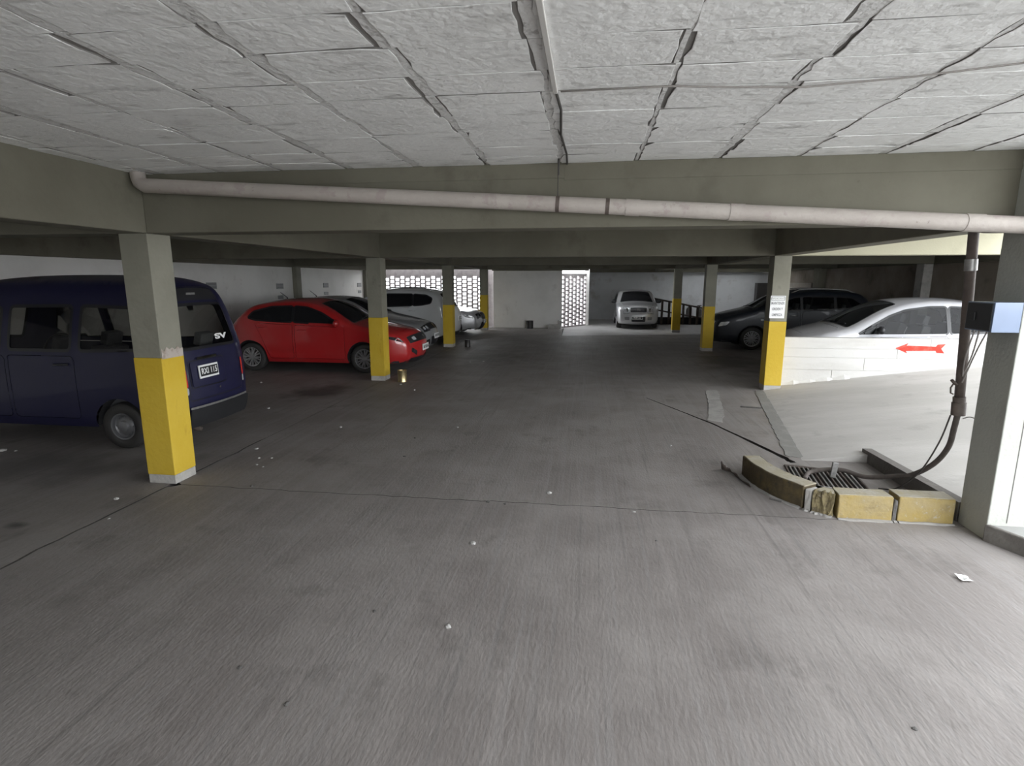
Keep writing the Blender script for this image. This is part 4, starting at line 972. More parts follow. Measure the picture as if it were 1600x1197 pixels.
    d = dict(paint=p_silver, glass=glass_dark, W=0.80, belt=(0.90, 0.96), prof=old, wheels=(0.78, 3.0, 0.28), rim='cover', r=0.10, tf=(0.7, 0.14), h=0.1,
        windows=[[(1.28, 0.94), (1.60, 1.17), (1.85, 1.26), (2.20, 1.28), (2.20, 0.96)], [(2.24, 0.96), (2.24, 1.28), (2.70, 1.26), (3.00, 1.10), (3.08, 0.98)]],
        ws=(1.06, 1.72), rw=(3.06, 3.44), hood=(0.16, 0.98), hood_w=(0.80, 0.90), mirror=(1.30, 0.98), mirror_m=black_m,
        front=[('headlamp_seam', trim_m, [(0.585, 0.57), (0.565, 0.985), (0.815, 0.965), (0.795, 0.57)], 0.006, True), ('headlamp', lamp_m, [(0.60, 0.60), (0.58, 0.97), (0.80, 0.95), (0.78, 0.60)], 0.012, True), ('headlamp_bulb', chrome_m, [(0.64, 0.66), (0.64, 0.78), (0.75, 0.78), (0.75, 0.66)], 0.02, True), ('headlamp_bulb', grey_ink_m, [(0.64, 0.81), (0.64, 0.92), (0.75, 0.91), (0.75, 0.81)], 0.02, True),
               ('grille', black_m, [(0.62, -0.52), (0.62, 0.52), (0.76, 0.52), (0.76, -0.52)], 0.010, False),
               ('grille_bar', chrome_m, [(0.675, -0.52), (0.675, 0.52), (0.70, 0.52), (0.70, -0.52)], 0.018, False),
               ('emblem', chrome_m, [(0.66, -0.13), (0.66, 0.13), (0.715, 0.13), (0.715, -0.13)], 0.026, False),
               ('lower_grille', black_m, [(0.31, -0.46), (0.31, 0.46), (0.47, 0.46), (0.47, -0.46)], 0.012, False),
               ('fog_recess', grey_ink_m, [(0.36, 0.60), (0.36, 0.90), (0.46, 0.92), (0.46, 0.60)], 0.010, True)],
        front_plate=(0.44, 0.08, 'HKM 527', ink_m, plate_m))
    build_car('hatchback', 'old silver hatchback with chrome grille bar facing out at the end of the aisle', (1.90, 21.45, 0), PI / 2, d)
    # 7. blue-black estate on the far side of the aisle
    d = dict(paint=p_navy, glass=glass_mid, W=0.85, belt=(0.98, 1.10), prof=[(x * 0.985, z if z < 1.5 else z - 0.01, b) for x, z, b in mpv], wheels=(0.96, 3.38, 0.31), rim=9, r=0.11,
        windows=[[(1.28, 1.05), (1.66, 1.30), (1.98, 1.40), (2.12, 1.41), (2.12, 1.08)], [(2.16, 1.08), (2.16, 1.42), (2.94, 1.42), (2.94, 1.11)], [(2.98, 1.11), (2.98, 1.42), (3.36, 1.39), (3.62, 1.22), (3.40, 1.14)]],
        doors=[[(1.36, 0.28), (2.12, 0.28), (2.12, 1.03), (1.26, 1.0), (1.26, 0.7)], [(2.16, 0.28), (2.92, 0.28), (3.0, 0.60), (3.12, 0.9), (2.96, 1.06), (2.16, 1.03)]],
        ws=(1.0, 1.88), rw=(3.68, 3.96), rw_z=1.04, hood=(0.24, 0.96), hood_w=(0.74, 0.9), mirror=(1.30, 1.04), rails=(1.95, 3.5, steel_m),
        side_lamps=[('pillar_cover', trim_m, [(2.105, 1.09), (2.175, 1.09), (2.175, 1.40), (2.105, 1.40)]), ('pillar_cover', trim_m, [(2.925, 1.115), (2.995, 1.115), (2.995, 1.41), (2.925, 1.41)]), ('headlamp', lamp_m, [(0.10, 0.62), (0.30, 0.66), (0.38, 0.76), (0.16, 0.74)]), ('turn_lamp', chrome_m, [(1.14, 0.80), (1.22, 0.80), (1.22, 0.83), (1.14, 0.83)])],
        front=[('grille', black_m, [(0.52, -0.55), (0.52, 0.55), (0.72, 0.55), (0.72, -0.55)], 0.01, False),
               ('headlamp', lamp_m, [(0.60, 0.58), (0.58, 0.98), (0.74, 0.98), (0.74, 0.58)], 0.010, True),
               ('lower_grille', black_m, [(0.24, -0.6), (0.24, 0.6), (0.42, 0.6), (0.42, -0.6)], 0.012, False),
               ('fog_lamp', lamp_m, [(0.30, 0.76), (0.30, 0.90), (0.36, 0.90), (0.36, 0.76)], 0.012, True)],
        front_plate=(0.44, 0.0, 'JCT 918', ink_m, plate_m), handle_m=chrome_m,
        seats=[(1.75, -0.38, 0.24), (1.75, 0.38, 0.24), (2.65, 0, 0.6)], wheel_at=(1.55, -0.38, 0.98))
    build_car('estate_car', 'blue-black estate car with roof rails and ten-spoke wheels behind the low whitewashed wall', (3.38, 16.17, 0), 0, d)
    # 8. black car beyond it
    d = dict(paint=p_black, glass=glass_dark, W=0.83, belt=(0.93, 1.04), prof=hatch, wheels=(0.84, 3.28, 0.295), rim='cover', h=0.11,
        windows=[[(1.34, 0.985), (1.72, 1.20), (2.02, 1.305), (2.30, 1.33), (2.30, 1.02)], [(2.34, 1.02), (2.34, 1.33), (2.80, 1.315), (3.18, 1.22), (3.30, 1.10), (3.12, 1.055)]],
        ws=(1.08, 1.84), rw=(3.36, 3.72), hood=(0.20, 1.0), hood_w=(0.72, 0.90), mirror=(1.36, 0.98),
        front=[('headlamp', lamp_m, [(0.62, 0.58), (0.60, 0.98), (0.72, 0.98), (0.72, 0.58)], 0.010, True), ('grille', lamp_dark_m, [(0.52, -0.5), (0.52, 0.5), (0.68, 0.5), (0.68, -0.5)], 0.01, False)],
        front_plate=(0.44, 0.0, 'LHB 305', ink_m, plate_m))
    build_car('hatchback', 'black hatchback half hidden on the far side of the blue-black estate car', (4.25, 18.75, 0), 0, d)
    # 9. pearl white car behind the low wall
    wide = [(0.12, 0.19, .04), (0.0, 0.27, .10), (0.0, 0.45, .14), (0.03, 0.62, .14), (0.10, 0.74, .12), (0.22, 0.81, .09), (0.6, 0.90, .05), (1.12, 0.975, .05), (1.30, 1.03, .07), (1.75, 1.29, .09), (2.08, 1.42, .07), (2.5, 1.485, .05), (3.0, 1.485, .05), (3.45, 1.42, .05), (3.85, 1.20, .06), (4.02, 1.06, .06), (4.20, 1.02, .06), (4.28, 0.72, .07), (4.28, 0.42, .07), (4.2, 0.20, .04)]
    wide = [(x if x > 1.15 else 0.38 + x * 0.77 / 1.15, z, b) for x, z, b in wide]
    d = dict(paint=p_pearl, glass=glass_mid, side_glass=glass_clear, W=0.86, belt=(0.86, 0.94), prof=wide, wheels=(1.04, 3.42, 0.30), rim=5, r=0.10, tumble=0.30,
        windows=[[(1.32, 0.895), (1.60, 1.07), (1.86, 1.22), (2.12, 1.32), (2.50, 1.375), (2.78, 1.38), (2.78, 0.925)], [(2.82, 0.925), (2.82, 1.38), (3.10, 1.365), (3.50, 1.24), (3.66, 1.02), (3.52, 0.96)]],
        doors=[[(1.46, 0.28), (2.80, 0.28), (2.80, 0.875), (1.40, 0.845)]],
        ws=(1.18, 2.06), rw=(3.48, 3.96), hood=(0.56, 1.10), hood_w=(0.74, 0.90), mirror=(1.66, 0.95), mirror_m=black_m,
        front=[('headlamp', lamp_m, [(0.60, 0.56), (0.58, 0.98), (0.74, 0.98), (0.74, 0.56)], 0.010, True), ('grille', black_m, [(0.52, -0.5), (0.52, 0.5), (0.68, 0.5), (0.68, -0.5)], 0.01, False)],
        front_plate=(0.44, 0.0, 'MGW 762', ink_m, plate_m), handle_m=chrome_m,
        seats=[(1.95, -0.38, 0.24), (1.95, 0.38, 0.24), (2.85, 0, 0.6)], wheel_at=(1.75, -0.38, 0.98))
    build_car('hatchback', 'pearl white car parked directly behind the low whitewashed wall with the arrow', (3.45, 11.38, 0), 0, d)
cars()

# ================================================================ FITTINGS
# notice on the lit pillar
s = thing('notice', 'white notice with grey lettering fixed to the lit yellow-banded pillar', 'sign', (RX + 0.105, 9.692, 1.41))
MB().box(-0.118, 0.118, -0.006, 0.004, -0.185, 0.185).obj('panel', plate_m, s, bevel=0.002)
fr = MB()
for a, b, c, e in ((-0.105, 0.105, 0.165, 0.172), (-0.105, 0.105, 0.107, 0.114), (-0.105, -0.098, 0.107, 0.172), (0.098, 0.105, 0.107, 0.172)): fr.box(a, b, -0.009, -0.005, c, e)
fr.obj('heading_frame', grey_ink_m, s)
text('IMPORTANTE', 0.036, (0, -0.0075, 0.139), (PI / 2, 0, 0), grey_ink_m, s, 'heading')
for tx, z in (('MANTENER', 0.06), ('ORDEN Y', -0.035), ('LIMPIEZA', -0.13)):
    text(tx, 0.062, (0, -0.0075, z), (PI / 2, 0, 0), grey_ink_m, s, 'lettering', bold=0.0012, sx=0.62 if tx != 'ORDEN Y' else 0.6)

# drain pipe along the first beam
def P3(px, Yv):
    pass
pl, pr = Vector((-3.58, 4.22, 2.60)), Vector((3.25, 4.22, 2.185))
pp = thing('drain_pipe', 'long peeling pinkish-beige drain pipe slung along the first ceiling beam', 'pipe', (0, 0, 0))
MB().tube([(-3.66, 4.26, 2.715), (-3.645, 4.245, 2.67), (-3.62, 4.23, 2.625), pl, pl.lerp(pr, 0.3), pl.lerp(pr, 0.6), pr], 0.056, 20).obj('pipe', pipe_m, pp, True, angle=0.9)
dirp = (pr - pl).normalized()
for x, w in ((-0.24, 0.014), (0.12, 0.014), (0.30, 0.05), (1.02, 0.05), (2.55, 0.06)):
    c = pl + dirp * ((x - pl.x) / dirp.x)
    MB().tube([c - dirp * w, c + dirp * w], 0.0595 if w > 0.02 else 0.0575, 20).obj('coupling' if w > 0.02 else 'strap', pipe_m if w > 0.02 else iron_m, pp, True, angle=0.9)
c = pl + dirp * ((-0.24 - pl.x) / dirp.x)
MB().tube([c, (c.x, 4.22, CZ + 0.01)], 0.004, 6).obj('hanger_wire', dark_wire_m, pp)
MB().tube([(-0.235, 4.22, 2.72), (-0.235, 4.22, 2.60)], 0.006, 6).obj('hanger_hook', dark_wire_m, pp)

# conduit and cable on the ceiling
cd = thing('conduit', 'thin pale conduit running along the ceiling towards the camera', 'conduit', (0, 0, 0))
MB().box(-0.185, -0.162, 0.6, 2.74, CZ - 0.018, CZ - 0.003).obj('channel', plain('pale_conduit', (0.58, 0.565, 0.54), 0.6), cd, bevel=0.003)
MB().tube([(-0.17, 2.74, CZ - 0.008), (-0.16, 3.0, CZ - 0.015), (-0.185, 3.5, CZ - 0.010), (-0.17, 4.0, CZ - 0.014), (-0.18, 4.34, CZ - 0.012)], 0.007, 6).obj('bare_cable', dark_wire_m, cd, True)
wr = MB(); wr.tube([(-0.15, 2.745, CZ - 0.006), (0.35, 2.735, CZ - 0.008), (0.62, 2.755, CZ - 0.018), (0.93, 2.79, CZ - 0.02), (1.34, 2.73, CZ - 0.016), (1.75, 2.62, CZ - 0.012), (2.3, 2.45, CZ - 0.008), (3.2, 2.2, CZ - 0.006)], 0.0042, 6)
tag(wr.obj('ceiling_cable', wire_m, None, True), 'thin sagging cable branching off the conduit across the ceiling', 'cable')

# standpipe, hose, control box
sp = thing('standpipe', 'rusty brown standpipe hanging from the drain pipe beside the big pillar', 'pipe', (2.84, 4.63, 0))
MB().tube([(-0.02, -0.30, 2.20), (-0.025, -0.1, 2.215), (-0.028, 0.0, 2.20), (0.05, 0.0, 0.88)], 0.034, 16).obj('pipe', pole_m, sp, True)
for z, h, r, m in ((1.96, 0.085, 0.041, steel_m), (0.93, 0.05, 0.042, pole_m), (0.86, 0.10, 0.048, pole_m)):
    x = -0.028 + 0.078 * (2.2 - z) / 1.32
    MB().tube([(x - 0.003, 0, z + h / 2), (x + 0.003, 0, z - h / 2)], r, 16).obj('clamp' if m is steel_m else 'coupling', m, sp, True, angle=0.9)
MB().tube([(0.035, 0.0, 1.05), (-0.01, -0.02, 1.06), (-0.045, -0.03, 1.09)], 0.012, 8).tube([(-0.03, -0.03, 1.06), (-0.045, -0.03, 1.03), (-0.04, -0.03, 0.99), (-0.02, -0.03, 0.98)], 0.006, 6).obj('valve_lever', iron_m, sp, True)
hs = thing('hose', 'dusty black rubber hose drooping from the standpipe to the drain grate', 'hose', (0, 0, 0))
def spline(pts, n=8):
    pts = [Vector(p) for p in pts]; P = [pts[0]] + pts + [pts[-1]]; out = []
    for i in range(len(pts) - 1):
        a, b, c, d = P[i:i + 4]
        for k in range(n):
            t = k / n
            out.append(0.5 * ((2 * b) + (c - a) * t + (2 * a - 5 * b + 4 * c - d) * t * t + (3 * b - a - 3 * c + d) * t ** 3))
    out.append(pts[-1]); return out
MB().tube(spline([(2.893, 4.63, 0.84), (2.90, 4.66, 0.70), (2.915, 4.72, 0.52), (2.90, 4.84, 0.34), (2.83, 4.98, 0.19), (2.74, 5.10, 0.125), (2.58, 5.24, 0.06), (2.44, 5.36, 0.075), (2.30, 5.42, 0.055), (2.16, 5.40, 0.03), (2.09, 5.30, 0.03), (2.04, 5.20, 0.03)]), 0.021, 12).obj('hose_body', hose_m, hs, True)
MB().tube(spline([(2.86, 4.66, 0.80), (2.84, 4.72, 0.55), (2.80, 4.85, 0.25), (2.72, 5.0, 0.05), (2.62, 5.08, 0.012)]), 0.006, 6).obj('tie_wire', dark_wire_m, hs, True)
MB().box(-0.025, 0.025, -0.012, 0.012, 0.0, 0.15).obj('hose_bracket', steel_m, hs, bevel=0.004).matrix_local = Matrix.Translation((2.335, 5.33, 0.01)) @ Matrix.Rotation(0.1, 4, 'Y')
bx = thing('control_box', 'pale blue electrical box with dark side mounted on the big pillar', 'electrical box', (2.795, 4.275, 1.60))
MB().box(-0.085, 0.085, -0.135, 0.135, -0.10, 0.10).obj('case', bluebox_m, bx, bevel=0.004)
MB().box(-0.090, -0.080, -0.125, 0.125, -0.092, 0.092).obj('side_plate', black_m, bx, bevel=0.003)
MB().box(-0.086, 0.086, -0.141, -0.134, -0.101, 0.101).obj('cover', bluebox_m, bx, bevel=0.003)
MB().box(-0.098, -0.088, 0.03, 0.08, -0.03, 0.03).obj('switch', black_m, bx, bevel=0.003)
cb = thing('box_cables', 'three loose cables hanging from the pale blue box to the standpipe', 'cable', (0, 0, 0))
for a, b, c in (((2.75, 4.36, 1.50), (2.79, 4.48, 1.28), (2.865, 4.60, 1.12)), ((2.78, 4.36, 1.50), (2.82, 4.46, 1.30), (2.868, 4.60, 1.14)), ((2.85, 4.38, 1.50), (2.848, 4.46, 1.34), (2.872, 4.615, 1.05))):
    MB().tube(spline([a, b, c]), 0.0055, 6).obj('cable', wire_m, cb, True)
MB().tube(spline([(0.09, 0.0, 0.78), (0.13, -0.02, 0.80), (0.15, -0.10, 0.79), (0.12, -0.16, 0.76), (0.08, -0.16, 0.74)]), 0.004, 6).obj('loose_wire', wire_m, sp, True)

# kerb blocks round the drain
def kerb_block(front, depth, h, m, label, chip=0.0, top=None, taper=1.0):
    """front: ground points seen from outside; the block runs `depth` inwards"""
    n = len(front); back = []
    for i, p in enumerate(front):
        a = Vector(front[max(i - 1, 0)]); b = Vector(front[min(i + 1, n - 1)]); t = (b - a).normalized(); nn = Vector((-t.y, t.x))
        back.append((p[0] + nn.x * depth, p[1] + nn.y * depth))
    bc = (sum(p[0] for p in back) / n, sum(p[1] for p in back) / n)
    back = [(bc[0] + (p[0] - bc[0]) * taper, bc[1] + (p[1] - bc[1]) * taper) for p in back]
    c = Vector((sum(p[0] for p in front) / n, sum(p[1] for p in front) / n))
    t = thing('kerb_block', label, 'kerb', (c.x, c.y, 0)); r = random.Random(len(label))
    lv = [0, 0.35, 0.7, 1.0]; V = []
    for k, f in enumerate(lv):
        for p in front: V.append((p[0] - c.x + r.uniform(-chip, chip), p[1] - c.y + r.uniform(-chip, chip), h * f + (r.uniform(-chip, chip) if 0 < k else 0)))
    for p in back: V.append((p[0] - c.x, p[1] - c.y, h + r.uniform(-chip, chip) * 0.5))
    for p in back: V.append((p[0] - c.x, p[1] - c.y, 0))
    F = []
    for k in range(5): F += [(k * n + i, k * n + i + 1, (k + 1) * n + i + 1, (k + 1) * n + i) for i in range(n - 1)]
    F += [tuple(k * n for k in range(6))[::-1], tuple(k * n + n - 1 for k in range(6))]
    MB().add(V, F).obj('block', m, t, fix=True, bevel=0.008)
    if top:
        tp = [(p[0] - c.x + (q[0] - p[0]) * 0.06, p[1] - c.y + (q[1] - p[1]) * 0.06) for p, q in zip(front, back)] + [(q[0] - c.x, q[1] - c.y) for q in back[::-1]]
        tp = [(x + r.uniform(-.004, .004), y + r.uniform(-.004, .004)) for x, y in tp]
        MB().prism(tp, h - 0.006, h + 0.004).obj('worn_top', top, t, fix=True, bevel=0.003)
    mb = MB(); ft = []                                          # cement fillet along the foot
    for i, p in enumerate(front):
        a = Vector(front[max(i - 1, 0)]); b = Vector(front[min(i + 1, n - 1)]); tt = (b - a).normalized(); nn = Vector((-tt.y, tt.x)); w = r.uniform(0.025, 0.05)
        ft += [(p[0] - c.x, p[1] - c.y, r.uniform(0.005, 0.012)), (p[0] - c.x - nn.x * w * 0.55, p[1] - c.y - nn.y * w * 0.55, r.uniform(0.005, 0.012)), (p[0] - c.x - nn.x * w, p[1] - c.y - nn.y * w, 0.0005)]
    mb.add(ft, [(3 * i + k, 3 * i + 3 + k, 3 * i + 4 + k, 3 * i + 1 + k) for i in range(n - 1) for k in range(2)])
    mb.obj('cement_fillet', patch_l_m, t, fix=True)
    return t
def sub(p, q, n): return [(p[0] + (q[0] - p[0]) * i / n, p[1] + (q[1] - p[1]) * i / n) for i in range(n + 1)]
curve = spline([(1.51, 5.33, 0), (1.535, 5.08, 0), (1.63, 4.80, 0), (1.785, 4.555, 0)], 5)
kerb_block([(p.x, p.y) for p in curve], 0.16, 0.19, brown_kerb_m, 'long curved grimy kerb block with a pale worn top at the island tip', 0.0, kerb_top_m)
kerb_block(sub((1.795, 4.540), (1.828, 4.503), 2), 0.12, 0.175, plinth_m, 'narrow bare cement kerb piece wedged before the broken kerb block', 0.003, None, 0.4)
kerb_block(sub((1.838, 4.492), (1.964, 4.40), 9), 0.11, 0.19, rough_kerb_m, 'broken kerb block with a crumbling brown face in the drain island', 0.009, kerb_top_m, 0.45)
kerb_block(sub((1.988, 4.385), (2.385, 4.383), 4), 0.16, 0.195, yellow_kerb_m, 'yellow kerb block next to the broken one, middle of the drain island', 0.002, kerb_top_m, 0.96)
kerb_block(sub((2.392, 4.392), (2.418, 4.392), 2), 0.14, 0.17, dark_stone_m, 'narrow dark mortar piece between the two yellow kerb blocks', 0.004)
kerb_block(sub((2.425, 4.383), (2.822, 4.383), 4), 0.17, 0.20, yellow_kerb_m, 'yellow kerb block at the foot of the big pillar', 0.002, kerb_top_m)
# fill behind the kerb
mb = MB(); mb.add([(1.69, 5.40, 0.175), (1.72, 5.02, 0.172), (1.92, 4.66, 0.17), (2.1, 4.55, 0.165), (2.84, 4.56, 0.16), (2.84, 4.82, 0.02), (2.45, 4.95, 0.012), (1.93, 5.04, 0.012), (1.86, 5.35, 0.02), (1.80, 5.48, 0.01)],
       [(0, 1, 8, 9), (1, 2, 7, 8), (2, 3, 6, 7), (3, 4, 5, 6)])
tag(mb.obj('cement_bank', patch_l_m, None, fix=True), 'sloping cement bank between the kerb blocks and the drain grate', 'cement')
for k in range(10):
    x, y = 2.40 + rnd.uniform(0, 0.4), 4.86 + rnd.uniform(0, 0.22)
# bent metal edging strip
mb = MB(); path = spline([(1.355, 5.46, 0), (1.37, 5.42, 0), (1.40, 5.40, 0), (1.43, 5.36, 0), (1.455, 5.20, 0), (1.50, 4.98, 0)], 5)
n = len(path); hh = [0.075 if i < 6 else 0.05 if i < 12 else 0.03 - 0.02 * (i - 12) / n for i in range(n)]
mb.add([(p.x, p.y, 0.001) for p in path] + [(p.x - 0.01, p.y - 0.004, hh[i] + 0.012 * math.sin(i * 1.1)) for i, p in enumerate(path)], [(i, i + 1, n + i + 1, n + i) for i in range(n - 1)])
o = mb.obj('metal_strip', iron_m, None, True); md = o.modifiers.new('sheet', 'SOLIDIFY'); md.thickness = 0.004
tag(o, 'bent dark metal strip curling out in front of the curved kerb block', 'metal strip')

# drain grate
gt = thing('drain_grate', 'rusty drain grate with diagonal bars set in the floor behind the kerb', 'grate', (2.26, 5.33, 0))
A, B, Cc, D = [Vector(p) - Vector((2.26, 5.33)) for p in ((1.93, 5.10), (2.52, 5.00), (2.60, 5.52), (2.02, 5.66))]
fm = MB()
for p, q in ((A, B), (B, Cc), (Cc, D), (D, A)): fm.tube([(p.x, p.y, 0.0), (q.x, q.y, 0.0)], 0.014, 6)
fm.obj('frame', iron_m, gt)
for k in range(1, 15):
    t = k / 15; p = D.lerp(A, t) if False else A.lerp(B, t); q = D.lerp(Cc, t)
    d = (q - p).normalized(); nn = Vector((-d.y, d.x)) * 0.007
    m = MB(); m.prism([tuple(p + nn), tuple(p - nn), tuple(q - nn), tuple(q + nn)], -0.03, 0.006); m.obj('bar', steel_m if k % 3 else iron_m, gt, fix=True)

# cans
def can(x, y, r, h, m, label, handle=True):
    t = thing('paint_can', label, 'can', (x, y, 0))
    MB().lathe([(0.001, 0), (r, 0), (r, 0.012), (r * 0.97, 0.02), (r * 0.97, h - 0.02), (r, h - 0.012), (r, h), (r * 0.92, h), (r * 0.92, h - 0.015), (0.001, h - 0.018)], 24).obj('tin', m, t, True, fix=True, angle=0.6)
    if handle:
        MB().tube([(r * math.cos(a) * 1.02, 0, h * 0.72 + r * 0.9 * math.sin(a) * -0.6) for a in np.linspace(0, PI, 12)], 0.003, 6).obj('wire_handle', steel_m, t)
    return t
can(-3.37, 9.66, 0.085, 0.215, gold_m, 'brassy tin can standing at the foot of the pillar by the red hatchback')
can(-3.33, 15.10, 0.08, 0.20, dark_tin_m, 'dark tin can at the foot of the pillar before the white people carrier')
can(-2.22, 21.30, 0.14, 0.30, dark_tin_m, 'black bucket standing against the plain white wall at the aisle end')
mb = MB(); mb.box(-0.40, 0.10, -0.15, 0.15, 0, 0.16).box(-0.02, 0.12, -0.14, 0.13, 0.16, 0.32)
tag(mb.obj('concrete_step', plinth_m, None, bevel=0.01), 'low whitish concrete step at the foot of the openwork grille', 'step').location = (-1.12, 21.35, 0)

# number plates of the parking bays on the left wall
for i, (y, z) in enumerate(((11.66, 1.72), (14.50, 1.68), (17.25, 1.68), (19.93, 1.67), (17.25, 1.42), (19.93, 1.42), (14.50, 1.38))):
    up = i < 4
    t = thing('bay_plate', ('small grey bay number plate high on the white wall, %s' % ('behind the blue minivan', 'above the red hatchback', 'above the silver grey sedan', 'above the white people carrier')[i]) if up else ('smaller faded plate below the bay plate, %s' % ('above the silver grey sedan', 'above the white people carrier', 'above the red hatchback')[i - 4]), 'sign', (-8.49, y, z), 0, 'bay plates on the white wall')
    w, h = (0.17, 0.075) if up else (0.13, 0.05)
    MB().box(-0.01, 0.008, -w, w, -h, h).obj('plate', sign_grey_m, t, bevel=0.003)
    m = MB(); m.box(0.008, 0.012, -w * 0.8, w * 0.8, h * 0.25, h * 0.75); m.box(0.008, 0.012, -w * 0.8, w * 0.8, -h * 0.7, -h * 0.2); m.obj('band', grey_ink_m, t)

# board and cabinet in the dark corner
tag(MB().box(8.42, 8.47, 22.7, 25.0, 1.33, 1.74).obj('board', board_m, None, bevel=0.005), 'pale blank board on the brown wall above the blue-black estate car', 'board')
cbn = thing('wall_cabinet', 'dark cabinet standing against the grey back wall behind the black hatchback', 'cabinet', (7.85, 26.5, 0))
MB().box(-0.35, 0.35, -0.2, 0.22, 0, 1.72).obj('case', dark_tin_m, cbn, bevel=0.01)
MB().box(-0.32, 0.32, -0.215, -0.2, 0.05, 1.67).obj('door', dark_tin_m, cbn, bevel=0.004)

# railing of the stair beside the old silver hatchback
rl = thing('railing', 'dark sloping iron railing between the old silver hatchback and the pillar', 'railing', (0, 24.0, 0))
zt = lambda x: 1.07 - (x - 2.82) * 0.196
MB().tube([(2.75, 0, zt(2.75)), (5.2, 0, zt(5.2))], 0.035, 8).obj('top_rail', iron_m, rl, True)
MB().tube([(2.75, 0, zt(2.75) - 0.46), (5.2, 0, zt(5.2) - 0.40)], 0.03, 8).obj('middle_rail', iron_m, rl, True)
for k in range(9):
    x = 2.80 + 0.29 * k
    MB().box(x - 0.045, x + 0.045, -0.03, 0.03, 0, zt(x)).obj('post', iron_m, rl)
for k in range(2):
    x = 4.16 + 0.30 * k
MB().box(2.75, 5.3, 0.06, 0.2, 0, 0.30).obj('base_wall', inner_m, rl)
for k, lab in enumerate(('pale upright cylinder behind the railing, next to the far pillar', 'second pale upright cylinder behind the railing, by the yellow-banded pillar')):
    t = thing('gas_cylinder', lab, 'cylinder', (4.28 + 0.42 * k, 24.5, 0))
    MB().lathe([(0.001, 0), (0.12, 0), (0.125, 0.05), (0.125, 0.58), (0.10, 0.66), (0.05, 0.70), (0.001, 0.70)], 18).obj('tank', stone_m, t, True, fix=True)
    MB().lathe([(0.03, 0.70), (0.03, 0.76), (0.09, 0.76), (0.09, 0.79), (0.001, 0.79)], 12).obj('valve_cap', iron_m, t, True, fix=True)

# ---- litter on the floor
def chip(x, y, s, m, label, nm='stone', cat='stone', group=None, seed=0, flat=0.5):
    r = random.Random(seed); bm = bmesh.new(); bmesh.ops.create_icosphere(bm, subdivisions=1, radius=1)
    for v in bm.verts: v.co = Vector((v.co.x * s * r.uniform(0.7, 1.2), v.co.y * s * r.uniform(0.6, 1.1), max(-0.2, v.co.z) * s * flat * r.uniform(0.7, 1.2)))
    zmin = min(v.co.z for v in bm.verts)
    for v in bm.verts: v.co.z -= zmin
    me = bpy.data.meshes.new(nm); bm.to_mesh(me); bm.free(); me.materials.append(m)
    o = bpy.data.objects.new(nm, me); COL.objects.link(o); o.location = (x, y, 0.0); o.rotation_euler = (0, 0, r.uniform(0, 6))
    return tag(o, label, cat, group)
chip(-0.77, 3.58, 0.028, stone_m, 'pale stone lying alone in the middle of the near floor', seed=1)
chip(-0.71, 2.62, 0.022, stone_m, 'small pale stone nearest the camera on the grooved concrete', seed=2)
chip(-3.97, 3.96, 0.026, stone_m, 'pale stone beside the crack in front of the thick pillar', seed=3)
chip(0.41, 4.29, 0.016, stone_m, 'tiny pale stone sitting on the cross joint of the floor', seed=4)
G1 = 'plaster chips in the cluster past the thick pillar'
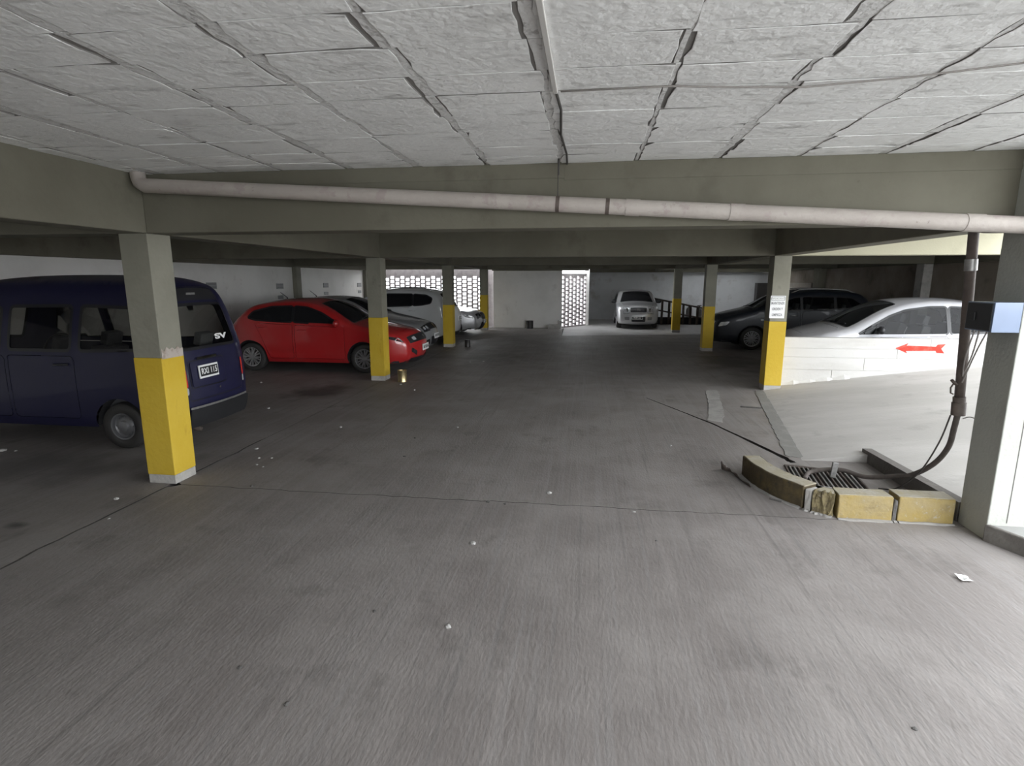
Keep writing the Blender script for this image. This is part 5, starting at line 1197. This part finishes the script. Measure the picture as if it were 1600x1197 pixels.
for k, (x, y, s, lab, gr) in enumerate((
    (-3.40, 5.15, .02, 'pale plaster chip in the loose cluster past the thick pillar', G1), (-3.27, 5.17, .018, 'pale plaster chip in the loose cluster past the thick pillar', G1),
    (-3.30, 4.95, .015, 'pale plaster chip in the loose cluster past the thick pillar', G1), (-3.2, 4.9, .014, 'pale plaster chip in the loose cluster past the thick pillar', G1),
    (-3.62, 5.45, .025, 'pale plaster chip lying in the crack behind the thick pillar', None), (-3.09, 6.44, .024, 'pale chip alone on the floor between the van and the aisle', None),
    (-1.61, 6.64, .02, 'pale chip in the middle of the aisle, beyond the cross joint', None), (-2.64, 12.22, .03, 'pale chip in the aisle level with the silver grey sedan', None),
    (-2.36, 12.36, .03, 'second pale chip beside the one level with the silver grey sedan', None), (-6.35, 5.0, .05, 'white plaster lump on the floor beside the blue minivan', None),
    (-6.2, 5.02, .02, 'tiny white crumb next to the plaster lump beside the blue minivan', None), (-3.3, 9.35, .03, 'pale chip just in front of the brassy tin can', None),
    (-2.9, 8.9, .025, 'pale chip in the aisle near the brassy tin can', None), (-4.6, 7.3, .03, 'pale chip on the dark floor behind the minivan tail', None),
    (0.97, 6.2, .02, 'pale chip on the floor beside the long dark joint', None), (-5.9, 9.2, .03, 'pale chip on the dark floor before the red hatchback', None),
    (-0.3, 4.6, .03, 'whitish plaster crumb just beyond the cross joint in mid aisle', None), (-3.7, 3.6, .014, 'tiny pale crumb on the crack in front of the thick pillar', None))):
    chip(x, y, s, stone_m, lab, 'plaster_chip', 'debris', gr, 20 + k)
for k, (x, y, s, lab) in enumerate((
    (-1.63, 2.17, .016, 'dark grit lump nearest the lower edge of the floor by the minivan side'), (-1.16, 2.70, .014, 'dark grit lump on the near floor, before the lone pale stone'),
    (-1.9, 5.42, .02, 'dark grit lump in the aisle just beyond the cross joint'), (-2.0, 6.1, .018, 'dark grit lump in the aisle well beyond the cross joint'),
    (0.53, 3.8, .012, 'dark speck on the floor in front of the cross joint'), (1.40, 2.21, .014, 'dark grit lump alone on the bright floor below the paper scrap'),
    (-1.28, 1.98, .016, 'dark lump closest to the camera on the grooved floor'), (-3.0, 4.4, .02, 'dark lump on the cross joint next to the thick pillar'),
    (-0.8, 4.33, .025, 'dark clod on the middle of the cross joint'), (-0.65, 4.31, .018, 'smaller dark clod beside the one on the cross joint'))):
    chip(x, y, s, dark_stone_m, lab, 'grit_lump', 'debris', None, 60 + k, 0.4)
tag(MB().tube([(2.27, 8.32, 0.012), (2.55, 8.26, 0.012)], 0.011, 6).obj('stick', dark_stone_m, None), 'short dark stick lying on the pale mortar by the ramp', 'stick')
tag(MB().tube([(1.585, 4.72, 0.008), (1.66, 4.66, 0.008)], 0.007, 6).obj('twig', dark_stone_m, None), 'tiny dark twig in front of the curved kerb block', 'stick')
mb = MB(); G = 5; V = []
for i in range(G):
    for j in range(G): V.append(((i - 2) * 0.017 + rnd.uniform(-.006, .006), (j - 2) * 0.017 + rnd.uniform(-.006, .006), 0.004 + rnd.uniform(0, .022)))
mb.add(V, [(i * G + j, (i + 1) * G + j, (i + 1) * G + j + 1, i * G + j + 1) for i in range(G - 1) for j in range(G - 1)])
o = mb.obj('paper_scrap', paper_m, None); md = o.modifiers.new('sheet', 'SOLIDIFY'); md.thickness = 0.0008; o.location = (2.38, 3.52, 0)
tag(o, 'crumpled white paper scrap on the bright floor near the sidewalk', 'paper')
